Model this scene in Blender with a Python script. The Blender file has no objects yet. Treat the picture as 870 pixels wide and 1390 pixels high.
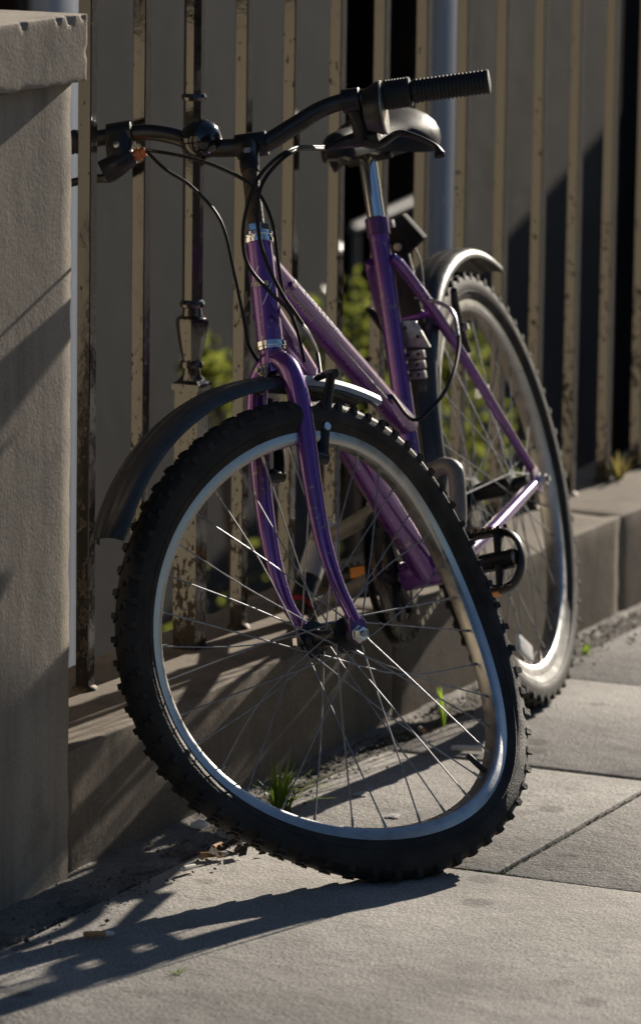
import bpy, bmesh, math, random
from mathutils import Vector, Matrix
rnd = random.Random(7)
rad = math.radians
sc = bpy.context.scene
COL = sc.collection

# ------------------------------------------------------------------ camera
F_PX, PITCH, ROLL, CAM_H = 6481.4, rad(9.798), rad(.767), 1.5511
cd = bpy.data.cameras.new('camera'); cam = bpy.data.objects.new('camera', cd); COL.objects.link(cam)
cd.sensor_fit = 'VERTICAL'; cd.sensor_height = 36.0; cd.sensor_width = 36.0
cd.lens = F_PX / 1390 * 36; cd.shift_y = -45 / 1390
cd.clip_start = .1; cd.clip_end = 1500
_F = Vector((0, math.cos(PITCH), -math.sin(PITCH))); _U = Vector((0, math.sin(PITCH), math.cos(PITCH))); _X = Vector((1, 0, 0))
_r = _X * math.cos(ROLL) + _U * math.sin(ROLL); _u = _U * math.cos(ROLL) - _X * math.sin(ROLL)
cam.matrix_world = Matrix(((_r.x, _u.x, -_F.x, 0), (_r.y, _u.y, -_F.y, 0), (_r.z, _u.z, -_F.z, CAM_H), (0, 0, 0, 1)))
cd.dof.use_dof = True; cd.dof.focus_distance = 6.18; cd.dof.aperture_fstop = 5.6
sc.camera = cam

# ------------------------------------------------------------------ sky, sun, exposure
SUN_AZ, SUN_EL = rad(28.3), rad(18.4)
w = bpy.data.worlds.new('World'); sc.world = w; w.use_nodes = True
nt = w.node_tree; bg = nt.nodes['Background']
sky = nt.nodes.new('ShaderNodeTexSky'); sky.sky_type = 'NISHITA'; sky.sun_disc = False
sky.sun_elevation = SUN_EL; sky.sun_rotation = SUN_AZ; sky.dust_density = .2; sky.ozone_density = 3.0
nt.links.new(sky.outputs[0], bg.inputs[0]); bg.inputs[1].default_value = .05
sd = bpy.data.lights.new('sun', 'SUN'); sun = bpy.data.objects.new('sun', sd); COL.objects.link(sun)
sd.energy = 5.0; sd.angle = rad(.53); sd.color = (1, .90, .76)
_s = Vector((math.sin(SUN_AZ) * math.cos(SUN_EL), math.cos(SUN_AZ) * math.cos(SUN_EL), math.sin(SUN_EL)))
sun.rotation_euler = _s.to_track_quat('Z', 'Y').to_euler(); sun.location = (6, 10, 6)
sc.view_settings.view_transform = 'Standard'; sc.view_settings.look = 'None'
sc.view_settings.exposure = 0.68; sc.view_settings.gamma = 1.0

# ------------------------------------------------------------------ helpers
class MB:
    def __init__(s): s.v = []; s.f = []
    def grid(s, rows, cu=False, cv=False):
        b = len(s.v); n = len(rows); m = len(rows[0])
        for r in rows: s.v += [tuple(q) for q in r]
        for i in range(n if cu else n - 1):
            for j in range(m if cv else m - 1):
                a, c = (i + 1) % n, (j + 1) % m
                s.f.append((b + i*m + j, b + i*m + c, b + a*m + c, b + a*m + j))
        return b, n, m
    def cap(s, pts):
        b = len(s.v); s.v += [tuple(q) for q in pts]; s.f.append(tuple(range(b, b + len(pts))))
    def tube(s, pts, r, seg=10, sub=0, closed=False, caps=True, flat=None):
        """swept tube; r number or list; flat=(fa, fb, up): elliptic section scaled along 'up' and across it"""
        pts = [Vector(q) for q in pts]; R = list(r) if isinstance(r, (list, tuple)) else [r] * len(pts)
        if sub: pts, R = smooth(pts, R, sub, closed)
        n = len(pts); rows = []; up = None
        for i in range(n):
            t = (pts[(i+1) % n] - pts[i-1]) if (closed or 0 < i < n-1) else (pts[1] - pts[0] if i == 0 else pts[-1] - pts[-2])
            t.normalize()
            if flat: up = Vector(flat[2])
            elif up is None: up = Vector((0, 0, 1)) if abs(t.z) < .9 else Vector((1, 0, 0))
            x = (up - t * up.dot(t)).normalized(); y = t.cross(x); up = x
            ka, kb = (flat[0], flat[1]) if flat else (1, 1)
            rows.append([pts[i] + (x * math.cos(k*2*math.pi/seg) * ka + y * math.sin(k*2*math.pi/seg) * kb) * R[i] for k in range(seg)])
        s.grid(rows, closed, True)
        if caps and not closed: s.cap(rows[0][::-1]); s.cap(rows[-1])
        return s
    def lathe(s, o, ax, prof, seg=20, caps=True, r0=0):
        """prof: list of (distance along axis, radius)"""
        o = Vector(o); ax = Vector(ax).normalized()
        x = ax.orthogonal().normalized(); y = ax.cross(x); rows = []
        for h, r in prof:
            rows.append([o + ax*h + (x*math.cos(r0+k*2*math.pi/seg) + y*math.sin(r0+k*2*math.pi/seg)) * r for k in range(seg)])
        s.grid(rows, False, True)
        if caps: s.cap(rows[0][::-1]); s.cap(rows[-1])
        return s
    def box(s, c, ax, ay, az):
        """ax, ay, az: half-extent vectors"""
        c, ax, ay, az = map(Vector, (c, ax, ay, az)); b = len(s.v)
        for i in (-1, 1):
            for j in (-1, 1):
                for k in (-1, 1): s.v.append(tuple(c + ax*i + ay*j + az*k))
        for f in ((0,1,3,2), (4,6,7,5), (0,4,5,1), (2,3,7,6), (0,2,6,4), (1,5,7,3)): s.f.append(tuple(b + q for q in f))
        return s
    def prism(s, poly, off):
        b = len(s.v); n = len(poly); off = Vector(off)
        s.v += [tuple(q) for q in poly] + [tuple(Vector(q) + off) for q in poly]
        s.f.append(tuple(range(b, b+n))[::-1]); s.f.append(tuple(range(b+n, b+2*n)))
        for i in range(n): j = (i+1) % n; s.f.append((b+i, b+j, b+n+j, b+n+i))
        return s
    def mesh(s, name, smoothang=35, bevel=0, origin=None, segs=2):
        me = bpy.data.meshes.new(name)
        vs = s.v if origin is None else [tuple(Vector(q) - Vector(origin)) for q in s.v]
        me.from_pydata(vs, [], s.f)
        bm = bmesh.new(); bm.from_mesh(me)
        bmesh.ops.remove_doubles(bm, verts=bm.verts, dist=1e-6)
        if bevel: bmesh.ops.bevel(bm, geom=[e for e in bm.edges if len(e.link_faces) == 2 and e.calc_face_angle(0) > .6], offset=bevel, segments=segs, affect='EDGES', profile=.6)
        bmesh.ops.recalc_face_normals(bm, faces=bm.faces)
        bm.to_mesh(me); bm.free()
        me.polygons.foreach_set('use_smooth', [True] * len(me.polygons))
        me.set_sharp_from_angle(angle=rad(smoothang)); me.update()
        return me
    def obj(s, name, mat, parent=None, smoothang=35, bevel=0, origin=None, segs=2):
        me = s.mesh(name, smoothang, bevel, origin, segs); return link(name, me, mat, parent, origin)

def link(name, me, mat, parent=None, loc=None):
    if mat is not None and not me.materials: me.materials.append(M[mat] if isinstance(mat, str) else mat)
    o = bpy.data.objects.new(name, me); COL.objects.link(o)
    if parent: o.parent = parent
    if loc is not None: o.location = Vector(loc)
    return o
def smooth(pts, R, sub, closed):
    n = len(pts); P = []; Q = []
    g = (lambda i: pts[i % n]) if closed else (lambda i: pts[max(0, min(n-1, i))] if 0 <= i < n else (pts[0]*2 - pts[1] if i < 0 else pts[-1]*2 - pts[-2]))
    for i in range(n if closed else n-1):
        a, b, c, d = g(i-1), g(i), g(i+1), g(i+2)
        for k in range(sub):
            t = k / sub
            P.append(.5*((2*b) + (c-a)*t + (2*a-5*b+4*c-d)*t*t + (3*b-a-3*c+d)*t**3))
            Q.append(R[i] + (R[(i+1) % n] - R[i]) * t)
    if not closed: P.append(pts[-1]); Q.append(R[-1])
    return P, Q
def tag(o, label, cat, group=None):
    o['label'] = label; o['category'] = cat
    if group: o['group'] = group
    return o
def thing(name, label, cat, loc, group=None):
    o = bpy.data.objects.new(name, None); COL.objects.link(o); o.location = loc; o.empty_display_size = .1
    return tag(o, label, cat, group)

# street frame: t runs along the railing away from the camera, d across it (positive towards the street)
TH = rad(24.8447); SU = Vector((math.sin(TH), math.cos(TH), 0)); SN = Vector((math.cos(TH), -math.sin(TH), 0))
def W(t, d, z=0): return SU*t + SN*d + Vector((0, 0, z))
def sbox(mb, t0, t1, d0, d1, z0, z1):
    return mb.box(W((t0+t1)/2, (d0+d1)/2, (z0+z1)/2), SU*(t1-t0)/2, SN*(d1-d0)/2, (0, 0, (z1-z0)/2))

# ------------------------------------------------------------------ materials
M = {}
def mat(name, col, rough=.6, metal=0., var=0., vscale=20., bump=0., bscale=120., col2=None, spec=.5, coat=0., ior=None, rvar=0., stretch=None, trans=0.):
    m = bpy.data.materials.new(name); m.use_nodes = True; t = m.node_tree; N = t.nodes; L = t.links
    b = N['Principled BSDF']; b.inputs['Base Color'].default_value = (*col, 1); b.inputs['Roughness'].default_value = rough
    b.inputs['Metallic'].default_value = metal; b.inputs['Specular IOR Level'].default_value = spec
    b.inputs['Coat Weight'].default_value = coat; b.inputs['Coat Roughness'].default_value = .08
    if ior: b.inputs['IOR'].default_value = ior
    if trans: b.inputs['Transmission Weight'].default_value = trans
    tc = N.new('ShaderNodeTexCoord'); src = tc.outputs['Object']
    if stretch:
        mp = N.new('ShaderNodeMapping'); mp.inputs['Scale'].default_value = stretch; L.new(src, mp.inputs[0]); src = mp.outputs[0]
    if var or col2:
        nz = N.new('ShaderNodeTexNoise'); nz.inputs['Scale'].default_value = vscale; nz.inputs['Detail'].default_value = 8; nz.inputs['Roughness'].default_value = .65
        L.new(src, nz.inputs[0]); rp = N.new('ShaderNodeValToRGB')
        c2 = col2 or tuple(c*(1-var) for c in col); c1 = col if col2 else tuple(min(1, c*(1+var)) for c in col)
        rp.color_ramp.elements[0].position = .34; rp.color_ramp.elements[1].position = .66
        rp.color_ramp.elements[0].color = (*c2, 1); rp.color_ramp.elements[1].color = (*c1, 1)
        L.new(nz.outputs[0], rp.inputs[0]); L.new(rp.outputs[0], b.inputs['Base Color'])
        if rvar:
            mr = N.new('ShaderNodeMapRange'); mr.inputs[1].default_value = .3; mr.inputs[2].default_value = .7
            mr.inputs[3].default_value = max(.02, rough-rvar); mr.inputs[4].default_value = min(1, rough+rvar)
            L.new(nz.outputs[0], mr.inputs[0]); L.new(mr.outputs[0], b.inputs['Roughness'])
    if bump:
        n2 = N.new('ShaderNodeTexNoise'); n2.inputs['Scale'].default_value = bscale; n2.inputs['Detail'].default_value = 6; L.new(src, n2.inputs[0])
        bp = N.new('ShaderNodeBump'); bp.inputs['Strength'].default_value = bump; bp.inputs['Distance'].default_value = .004
        L.new(n2.outputs[0], bp.inputs['Height']); L.new(bp.outputs[0], b.inputs['Normal'])
    M[name] = m; return m
def stone(name, c1, c2, c3, scale=6., grain=260., bump=.6, speck=.5, streak=None):
    """layered stone: broad stains, mid mottling, fine speckle, two scales of relief"""
    m = mat(name, c1, .85, spec=.3); t = m.node_tree; N = t.nodes; L = t.links; b = N['Principled BSDF']
    tc = N['Texture Coordinate'].outputs['Object']
    def noise(s, det=6, ro=.6, src=tc):
        n = N.new('ShaderNodeTexNoise'); n.inputs['Scale'].default_value = s; n.inputs['Detail'].default_value = det; n.inputs['Roughness'].default_value = ro; L.new(src, n.inputs[0]); return n.outputs[0]
    def mix(a, bb, f, mode='MIX'):
        x = N.new('ShaderNodeMix'); x.data_type = 'RGBA'; x.blend_type = mode
        for s, v in ((x.inputs[6], a), (x.inputs[7], bb)):
            if isinstance(v, tuple): s.default_value = (*v, 1)
            else: L.new(v, s)
        if isinstance(f, float): x.inputs[0].default_value = f
        else: L.new(f, x.inputs[0])
        return x.outputs[2]
    def rng(v, a, bb, lo=0., hi=1.):
        r = N.new('ShaderNodeMapRange'); r.inputs[1].default_value = a; r.inputs[2].default_value = bb; r.inputs[3].default_value = lo; r.inputs[4].default_value = hi; L.new(v, r.inputs[0]); return r.outputs[0]
    base = mix(c1, c2, rng(noise(scale), .38, .62))
    base = mix(base, c3, rng(noise(scale*3.7, 8, .7), .55, .75))
    if streak:
        mp = N.new('ShaderNodeMapping'); mp.inputs['Scale'].default_value = (streak, streak, .8); L.new(tc, mp.inputs[0])
        base = mix(base, tuple(c*.55 for c in c2), rng(noise(1., 6, .6, mp.outputs[0]), .52, .75, 0, .8))
    g = noise(grain, 3, .6)
    base = mix(base, rng(g, .3, .7, 1-speck, 1+speck*.6), 1.0, 'MULTIPLY')
    L.new(base, b.inputs['Base Color'])
    h1 = N.new('ShaderNodeMath'); h1.operation = 'MULTIPLY_ADD'; L.new(noise(grain*.55, 4, .65), h1.inputs[0]); h1.inputs[1].default_value = .45; L.new(noise(scale*5, 8, .6), h1.inputs[2])
    bp = N.new('ShaderNodeBump'); bp.inputs['Strength'].default_value = bump; bp.inputs['Distance'].default_value = .006
    L.new(h1.outputs[0], bp.inputs['Height']); L.new(bp.outputs[0], b.inputs['Normal'])
    return m
stone('pavement_stone', (.42, .395, .365), (.36, .338, .312), (.26, .245, .228), 3.2, 300., .7, .55)
def spots(name, scale, r, k):
    t = M[name].node_tree; N = t.nodes; L = t.links; b = N['Principled BSDF']; old = b.inputs['Base Color'].links[0].from_socket
    ge = N.new('ShaderNodeNewGeometry'); vo = N.new('ShaderNodeTexVoronoi'); vo.inputs['Scale'].default_value = scale; L.new(ge.outputs['Position'], vo.inputs['Vector'])
    wn = N.new('ShaderNodeMath'); wn.operation = 'GREATER_THAN'; wn.inputs[1].default_value = .72; sx = N.new('ShaderNodeSeparateColor'); L.new(vo.outputs['Color'], sx.inputs[0]); L.new(sx.outputs[0], wn.inputs[0])
    rg = N.new('ShaderNodeMapRange'); rg.inputs[1].default_value = r*.7; rg.inputs[2].default_value = r; rg.inputs[3].default_value = k; rg.inputs[4].default_value = 0; L.new(vo.outputs['Distance'], rg.inputs[0])
    ml = N.new('ShaderNodeMath'); ml.operation = 'MULTIPLY'; L.new(rg.outputs[0], ml.inputs[0]); L.new(wn.outputs[0], ml.inputs[1])
    x = N.new('ShaderNodeMix'); x.data_type = 'RGBA'; L.new(ml.outputs[0], x.inputs[0]); L.new(old, x.inputs[6]); x.inputs[7].default_value = (.13, .12, .11, 1)
    n = N.new('ShaderNodeTexNoise'); n.inputs['Scale'].default_value = 2.3; n.inputs['Detail'].default_value = 7; n.inputs['Roughness'].default_value = .6; L.new(ge.outputs['Position'], n.inputs[0])
    q = N.new('ShaderNodeMapRange'); q.inputs[1].default_value = .40; q.inputs[2].default_value = .68; q.inputs[3].default_value = 1.08; q.inputs[4].default_value = .62; L.new(n.outputs[0], q.inputs[0])
    y = N.new('ShaderNodeMix'); y.data_type = 'RGBA'; y.blend_type = 'MULTIPLY'; y.inputs[0].default_value = 1; L.new(x.outputs[2], y.inputs[6]); L.new(q.outputs[0], y.inputs[7]); L.new(y.outputs[2], b.inputs['Base Color'])
spots('pavement_stone', 9., .22, .6)
stone('pavement_dirt', (.10, .085, .065), (.06, .05, .04), (.15, .13, .10), 18., 200., 1.0, .6)
stone('kerb_stone', (.24, .197, .150), (.178, .146, .112), (.12, .10, .08), 4., 300., .16, .35, 9.)
stone('pillar_stone', (.375, .322, .262), (.30, .258, .212), (.225, .193, .160), 2.5, 340., .22, .22, 14.)
stone('cement', (.25, .225, .20), (.16, .145, .125), (.11, .10, .085), 12., 260., .9, .4)
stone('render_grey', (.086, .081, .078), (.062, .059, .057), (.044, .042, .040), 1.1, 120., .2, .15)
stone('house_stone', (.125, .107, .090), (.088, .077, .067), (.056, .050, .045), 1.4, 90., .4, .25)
stone('cream_render', (.46, .40, .30), (.43, .375, .28), (.40, .35, .26), 2., 150., .2, .06)
stone('area_floor', (.16, .15, .14), (.11, .10, .095), (.08, .075, .07), 3., 120., .5, .3)
stone('asphalt', (.055, .054, .052), (.045, .044, .043), (.07, .068, .065), 4., 300., .6, .5)
mat('white_paint', (.42, .46, .54), .5, var=.08, vscale=4)
mat('rail_paint', (.045, .055, .075), .6)
mat('door_and_shade_dark', (.018, .012, .009), .35)  # dark door colour, also the painted shade on the doorway linings
mat('window_glass', (.02, .022, .025), .05)
mat('purple_paint', (.150, .037, .262), .24, .45, var=.12, vscale=60, coat=1., spec=.6)
def scuff(name):
    t = M[name].node_tree; N = t.nodes; L = t.links; b = N['Principled BSDF']; old = b.inputs['Base Color'].links[0].from_socket
    tc = N['Texture Coordinate'].outputs['Object']
    n1 = N.new('ShaderNodeTexNoise'); n1.inputs['Scale'].default_value = 150; n1.inputs['Detail'].default_value = 3; L.new(tc, n1.inputs[0])
    n2 = N.new('ShaderNodeTexNoise'); n2.inputs['Scale'].default_value = 11; n2.inputs['Detail'].default_value = 4; L.new(tc, n2.inputs[0])
    a = N.new('ShaderNodeMath'); a.operation = 'MULTIPLY_ADD'; L.new(n2.outputs[0], a.inputs[0]); a.inputs[1].default_value = .5; L.new(n1.outputs[0], a.inputs[2])
    r = N.new('ShaderNodeMapRange'); r.inputs[1].default_value = .925; r.inputs[2].default_value = .945; L.new(a.outputs[0], r.inputs[0])
    x = N.new('ShaderNodeMix'); x.data_type = 'RGBA'; L.new(r.outputs[0], x.inputs[0]); L.new(old, x.inputs[6]); x.inputs[7].default_value = (.30, .24, .24, 1)
    r2 = N.new('ShaderNodeMapRange'); r2.inputs[1].default_value = .5; r2.inputs[2].default_value = .8; r2.inputs[3].default_value = 0; r2.inputs[4].default_value = .45; L.new(n2.outputs[0], r2.inputs[0])
    y = N.new('ShaderNodeMix'); y.data_type = 'RGBA'; L.new(r2.outputs[0], y.inputs[0]); L.new(x.outputs[2], y.inputs[6]); y.inputs[7].default_value = (.12, .07, .12, 1)
    L.new(y.outputs[2], b.inputs['Base Color'])
    rr = N.new('ShaderNodeMapRange'); rr.inputs[1].default_value = .35; rr.inputs[2].default_value = .75; rr.inputs[3].default_value = .04; rr.inputs[4].default_value = .30; L.new(n2.outputs[0], rr.inputs[0]); L.new(rr.outputs[0], b.inputs['Coat Roughness'])
scuff('purple_paint')
mat('purple_dull', (.10, .028, .14), .35, .3, coat=.6)
mat('decal', (.78, .72, .78), .4, var=.25, vscale=260)
mat('decal_gold', (.45, .40, .30), .4, var=.3, vscale=200)
mat('chrome', (.78, .78, .80), .10, 1.)
mat('alloy', (.66, .66, .67), .30, 1., var=.10, vscale=80, rvar=.1)
mat('rim_alloy', (.50, .495, .49), .36, 1., var=.14, vscale=45, rvar=.12, bump=.06, bscale=300)
mat('spoke_steel', (.27, .28, .30), .5, 1., var=.2, vscale=90)
mat('dull_steel', (.34, .33, .31), .42, 1., var=.3, vscale=120, bump=.1)
mat('rusty_steel', (.10, .075, .055), .6, .6, col2=(.035, .024, .018), vscale=160, bump=.3, bscale=300)
mat('chain_steel', (.12, .10, .075), .45, .8, col2=(.03, .025, .02), vscale=300)
mat('black_plastic', (.012, .012, .013), .38, var=.3, vscale=40, bump=.08, bscale=500)
mat('black_gloss', (.008, .008, .010), .16, var=.2, vscale=40, coat=.5)
mat('black_paint', (.012, .011, .012), .33, var=.3, vscale=60)
mat('black_metal', (.020, .019, .020), .38, .5, var=.4, vscale=90)
mat('grip_rubber', (.010, .010, .010), .55, bump=.2, bscale=600)
mat('tyre_rubber', (.019, .0175, .0165), .62, var=.0, col2=(.040, .035, .030), vscale=22, bump=.25, bscale=380, rvar=.1, spec=.22)
mat('cable_housing', (.010, .010, .011), .5, spec=.2)
mat('matte_black', (.010, .010, .010), .8, spec=.12, var=.3, vscale=60)
mat('guard_plastic', (.020, .021, .024), .34, col2=(.045, .043, .042), vscale=28, rvar=.12, bump=.05, bscale=300)
mat('saddle_vinyl', (.014, .014, .017), .48, var=.25, vscale=30, bump=.15, bscale=420, spec=.18)
mat('reflector_clear', (.80, .80, .78), .12, var=.1, vscale=200, bump=.6, bscale=260, spec=.8)
mat('reflector_orange', (.75, .24, .02), .2, bump=.4, bscale=300)
mat('orange_plastic', (.42, .12, .03), .3)
mat('red_plastic', (.35, .02, .02), .35)
mat('lock_sleeve', (.13, .12, .11), .42, col2=(.20, .19, .175), vscale=50, rvar=.12)
mat('lock_grey', (.42, .41, .40), .4, var=.15, vscale=60)
mat('butt_filter', (.50, .27, .11), .8, var=.25, vscale=400)
mat('butt_paper', (.72, .69, .63), .8, var=.12, vscale=300)
mat('gum', (.45, .44, .42), .9, var=.3, vscale=300, bump=.6, bscale=500)
mat('leaf_and_hole_dark', (.05, .036, .024), .95, var=.5, vscale=200, bump=1., bscale=300)  # brown of leaf crumbs, also painted shade for holes and slot
mat('pebble', (.22, .19, .15), .9, col2=(.07, .055, .04), vscale=60, bump=.5)
mat('moss', (.07, .085, .02), .95, col2=(.03, .05, .01), vscale=200, bump=1., bscale=400)
mat('bark', (.08, .06, .045), .9, bump=.6)
def leafmat(name, col, tr):
    m = mat(name, col, .42); t = m.node_tree; N = t.nodes; L = t.links; b = N['Principled BSDF']
    tb = N.new('ShaderNodeBsdfTranslucent'); tb.inputs[0].default_value = (*tr, 1)
    mx = N.new('ShaderNodeMixShader'); mx.inputs[0].default_value = .45
    oi = N.new('ShaderNodeTexCoord'); nz = N.new('ShaderNodeTexNoise'); nz.inputs['Scale'].default_value = 25; L.new(oi.outputs['Object'], nz.inputs[0])
    rp = N.new('ShaderNodeValToRGB'); rp.color_ramp.elements[0].color = (*[c*.55 for c in col], 1); rp.color_ramp.elements[1].color = (*[c*1.5 for c in col], 1)
    L.new(nz.outputs[0], rp.inputs[0]); L.new(rp.outputs[0], b.inputs['Base Color'])
    L.new(b.outputs[0], mx.inputs[1]); L.new(tb.outputs[0], mx.inputs[2]); L.new(mx.outputs[0], N['Material Output'].inputs[0])
leafmat('grass_blade', (.085, .125, .02), (.34, .50, .05))
leafmat('dry_grass', (.16, .13, .05), (.34, .28, .08))
leafmat('shrub_leaf', (.07, .095, .022), (.24, .27, .05)); M['shrub_leaf'].node_tree.nodes['Principled BSDF'].inputs['Roughness'].default_value = .22
# glossy black railing paint, chipped and blistered
def railing_mat():
    m = mat('railing_paint', (.016, .013, .010), .10, ior=1.85); t = m.node_tree; N = t.nodes; L = t.links; b = N['Principled BSDF']
    tc = N['Texture Coordinate'].outputs['Object']
    ge = N.new('ShaderNodeNewGeometry'); sx = N.new('ShaderNodeSeparateXYZ'); L.new(ge.outputs['Position'], sx.inputs[0])
    mp = N.new('ShaderNodeMapping'); mp.inputs['Scale'].default_value = (1, 1, .45); L.new(ge.outputs['Position'], mp.inputs[0])
    n1 = N.new('ShaderNodeTexNoise'); n1.inputs['Scale'].default_value = 170; n1.inputs['Detail'].default_value = 4; n1.inputs['Roughness'].default_value = .6; L.new(mp.outputs[0], n1.inputs[0])
    n2 = N.new('ShaderNodeTexNoise'); n2.inputs['Scale'].default_value = 9; n2.inputs['Detail'].default_value = 3; L.new(ge.outputs['Position'], n2.inputs[0])
    a = N.new('ShaderNodeMath'); a.operation = 'MULTIPLY_ADD'; L.new(n2.outputs[0], a.inputs[0]); a.inputs[1].default_value = .42; L.new(n1.outputs[0], a.inputs[2])
    wz = N.new('ShaderNodeMapRange'); wz.inputs[1].default_value = .15; wz.inputs[2].default_value = .75; wz.inputs[3].default_value = .15; wz.inputs[4].default_value = 0.; L.new(sx.outputs[2], wz.inputs[0])
    c = N.new('ShaderNodeMath'); c.operation = 'ADD'; L.new(a.outputs[0], c.inputs[0]); L.new(wz.outputs[0], c.inputs[1])
    rp = N.new('ShaderNodeMapRange'); rp.inputs[1].default_value = .885; rp.inputs[2].default_value = .905; L.new(c.outputs[0], rp.inputs[0])
    mx = N.new('ShaderNodeMix'); mx.data_type = 'RGBA'; mx.inputs[6].default_value = (.016, .013, .010, 1); mx.inputs[7].default_value = (.022, .014, .009, 1); L.new(rp.outputs[0], mx.inputs[0]); L.new(mx.outputs[2], b.inputs['Base Color'])
    rr = N.new('ShaderNodeMapRange'); rr.inputs[3].default_value = .12; rr.inputs[4].default_value = .5; L.new(rp.outputs[0], rr.inputs[0]); L.new(rr.outputs[0], b.inputs['Roughness'])
    sp = N.new('ShaderNodeMapRange'); sp.inputs[3].default_value = .5; sp.inputs[4].default_value = .15; L.new(rp.outputs[0], sp.inputs[0]); L.new(sp.outputs[0], b.inputs['Specular IOR Level'])
    n3 = N.new('ShaderNodeTexNoise'); n3.inputs['Scale'].default_value = 55; n3.inputs['Detail'].default_value = 3; L.new(ge.outputs['Position'], n3.inputs[0])
    hh = N.new('ShaderNodeMath'); hh.operation = 'MULTIPLY_ADD'; L.new(rp.outputs[0], hh.inputs[0]); hh.inputs[1].default_value = -.35; L.new(n3.outputs[0], hh.inputs[2])
    bp = N.new('ShaderNodeBump'); bp.inputs['Strength'].default_value = .35; bp.inputs['Distance'].default_value = .0012; L.new(hh.outputs[0], bp.inputs['Height']); L.new(bp.outputs[0], b.inputs['Normal'])
railing_mat()

# ------------------------------------------------------------------ ground
KERB_D, KERB_H, BAR_D = -2.7885, .166, -2.9403
AREA_D0, AREA_D1, AREA_Z = -3.02, -5.2, -1.7
g = MB()
T0, T1, D0, D1 = -140., 160., -120., 120.
for (a, b_, c, e) in ((T0, T1, AREA_D0 + .02, D1), (T0, T1, D0, -5.6), (T0, 5.0, -5.6, AREA_D0 + .02), (26., T1, -5.6, AREA_D0 + .02)):
    g.cap([W(a, c, -.045), W(b_, c, -.045), W(b_, e, -.045), W(a, e, -.045)])
o = g.obj('ground', 'asphalt'); o['kind'] = 'structure'
g = MB()
for a, b_ in ((5.0, 26.),): g.cap([W(a, AREA_D1 - .4, AREA_Z), W(b_, AREA_D1 - .4, AREA_Z), W(b_, AREA_D0 + .03, AREA_Z), W(a, AREA_D0 + .03, AREA_Z)])
o = g.obj('basement_yard', 'area_floor'); o['kind'] = 'structure'

# pavement: bedding sheet with separate flagstones
pav = MB(); pav.cap([W(-12, -2.9, -.0065), W(30, -2.9, -.0065), W(30, .6, -.0065), W(-12, .6, -.0065)])
pavement = pav.obj('pavement', 'pavement_dirt'); pavement['kind'] = 'structure'
def flag(t0, t1, d0, d1, tilt=0., g=.0045):
    mb = MB(); sub = 1
    sbox(mb, t0+g, t1-g, d0+g, d1-g, -.03, 0)
    zoff = rnd.uniform(-.0015, .0015)
    mb.v = [(x, y, z + (zoff if z > -.01 else 0)) for x, y, z in mb.v]
    org = W((t0+t1)/2, (d0+d1)/2, 0)
    return mb.obj('flagstone', 'pavement_stone', pavement, bevel=.005, origin=org)
P = .578
flag(4.60, 5.55, -2.700, -1.62)
for k in range(5): flag(5.55 + k*P, 5.55 + (k+1)*P, -2.735 + .01*(k % 2), -2.308)
for k in range(5): flag(5.545 + k*.62, 5.545 + (k+1)*.62, -2.308, -1.62)
for r in range(3):
    for k in range(12): flag(1.5 + k*.66 + .3*(r % 2), 1.5 + (k+1)*.66 + .3*(r % 2), -1.62 + r*.62, -1.0 + r*.62)
for k in range(5): flag(1.4 + k*.64, 1.4 + (k+1)*.64, -2.655, -2.02); flag(1.4 + k*.64, 1.4 + (k+1)*.64, -2.02, -1.62)
# broken mortar and stone scraps where slabs meet the wall foot
def scrap(t, d, r, z=.006, mt='cement', sq=1., seed=0):
    rr = random.Random(seed); n = 9; a0 = rr.random()*6
    mb = MB(); poly = []
    for i in range(n):
        a = a0 + i*2*math.pi/n; q = r*rr.uniform(.72, 1.12)
        poly.append(W(t + q*math.cos(a)*1.35, d + q*math.sin(a)*sq, -.03))
    mb.prism(poly, (0, 0, .03 + z))
    mb.obj('stone_scrap', mt, pavement, bevel=.004, origin=W(t, d, 0))
for i, (t, d, r, q) in enumerate(((5.19, -2.725, .05, .45), (5.36, -2.73, .045, .5), (5.47, -2.728, .03, .6), (4.99, -2.725, .06, .45))):
    scrap(t, d, r, rnd.uniform(-.001, .003), 'cement', q, i)
# mortar fillet strip at the wall foot
rows = []
for i in range(176):
    t = 4.6 + i*.026
    wv = .016 + .008*math.sin(i*.9) + rnd.uniform(-.006, .006)
    if t < 5.58: wv += .065
    rows.append([W(t, KERB_D - .01, .005 + rnd.uniform(-.002, .002)), W(t, KERB_D + wv*.5, .003 + rnd.uniform(-.0015, .0015)), W(t, KERB_D + wv, -.004 + rnd.uniform(-.003, .003)), W(t, KERB_D + wv + .012, -.010)])
mb = MB(); mb.grid(rows); mb.obj('mortar_fillet', 'cement', pavement, 80)
# grit along the foot of the wall: nobody could count it
mb = MB()
for i in range(1700):
    t = rnd.uniform(4.9, 8.2); d = KERB_D + .012 + abs(rnd.gauss(0, .038)); s = rnd.uniform(.0010, .0034) if rnd.random() < .96 else rnd.uniform(.0035, .005)
    if t < 5.6: d += rnd.uniform(0, .07)
    c = W(t, d, s*.5 + .001); a = rnd.random()*3
    x = Vector((math.cos(a), math.sin(a), rnd.uniform(-.3, .3))) * s; y = Vector((-math.sin(a), math.cos(a), rnd.uniform(-.3, .3))) * s * rnd.uniform(.5, 1); z = Vector((0, 0, 1)) * s * rnd.uniform(.4, .9)
    b = len(mb.v); mb.v += [tuple(c+x), tuple(c-x), tuple(c+y), tuple(c-y), tuple(c+z), tuple(c-z)]
    mb.f += [(b, b+2, b+4), (b+2, b+1, b+4), (b+1, b+3, b+4), (b+3, b, b+4), (b+2, b, b+5), (b+1, b+2, b+5), (b+3, b+1, b+5), (b, b+3, b+5)]
o = mb.obj('grit', 'pebble', None, 1); o['kind'] = 'stuff'; tag(o, 'loose grit and crumbs along the foot of the kerb wall', 'grit')

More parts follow.
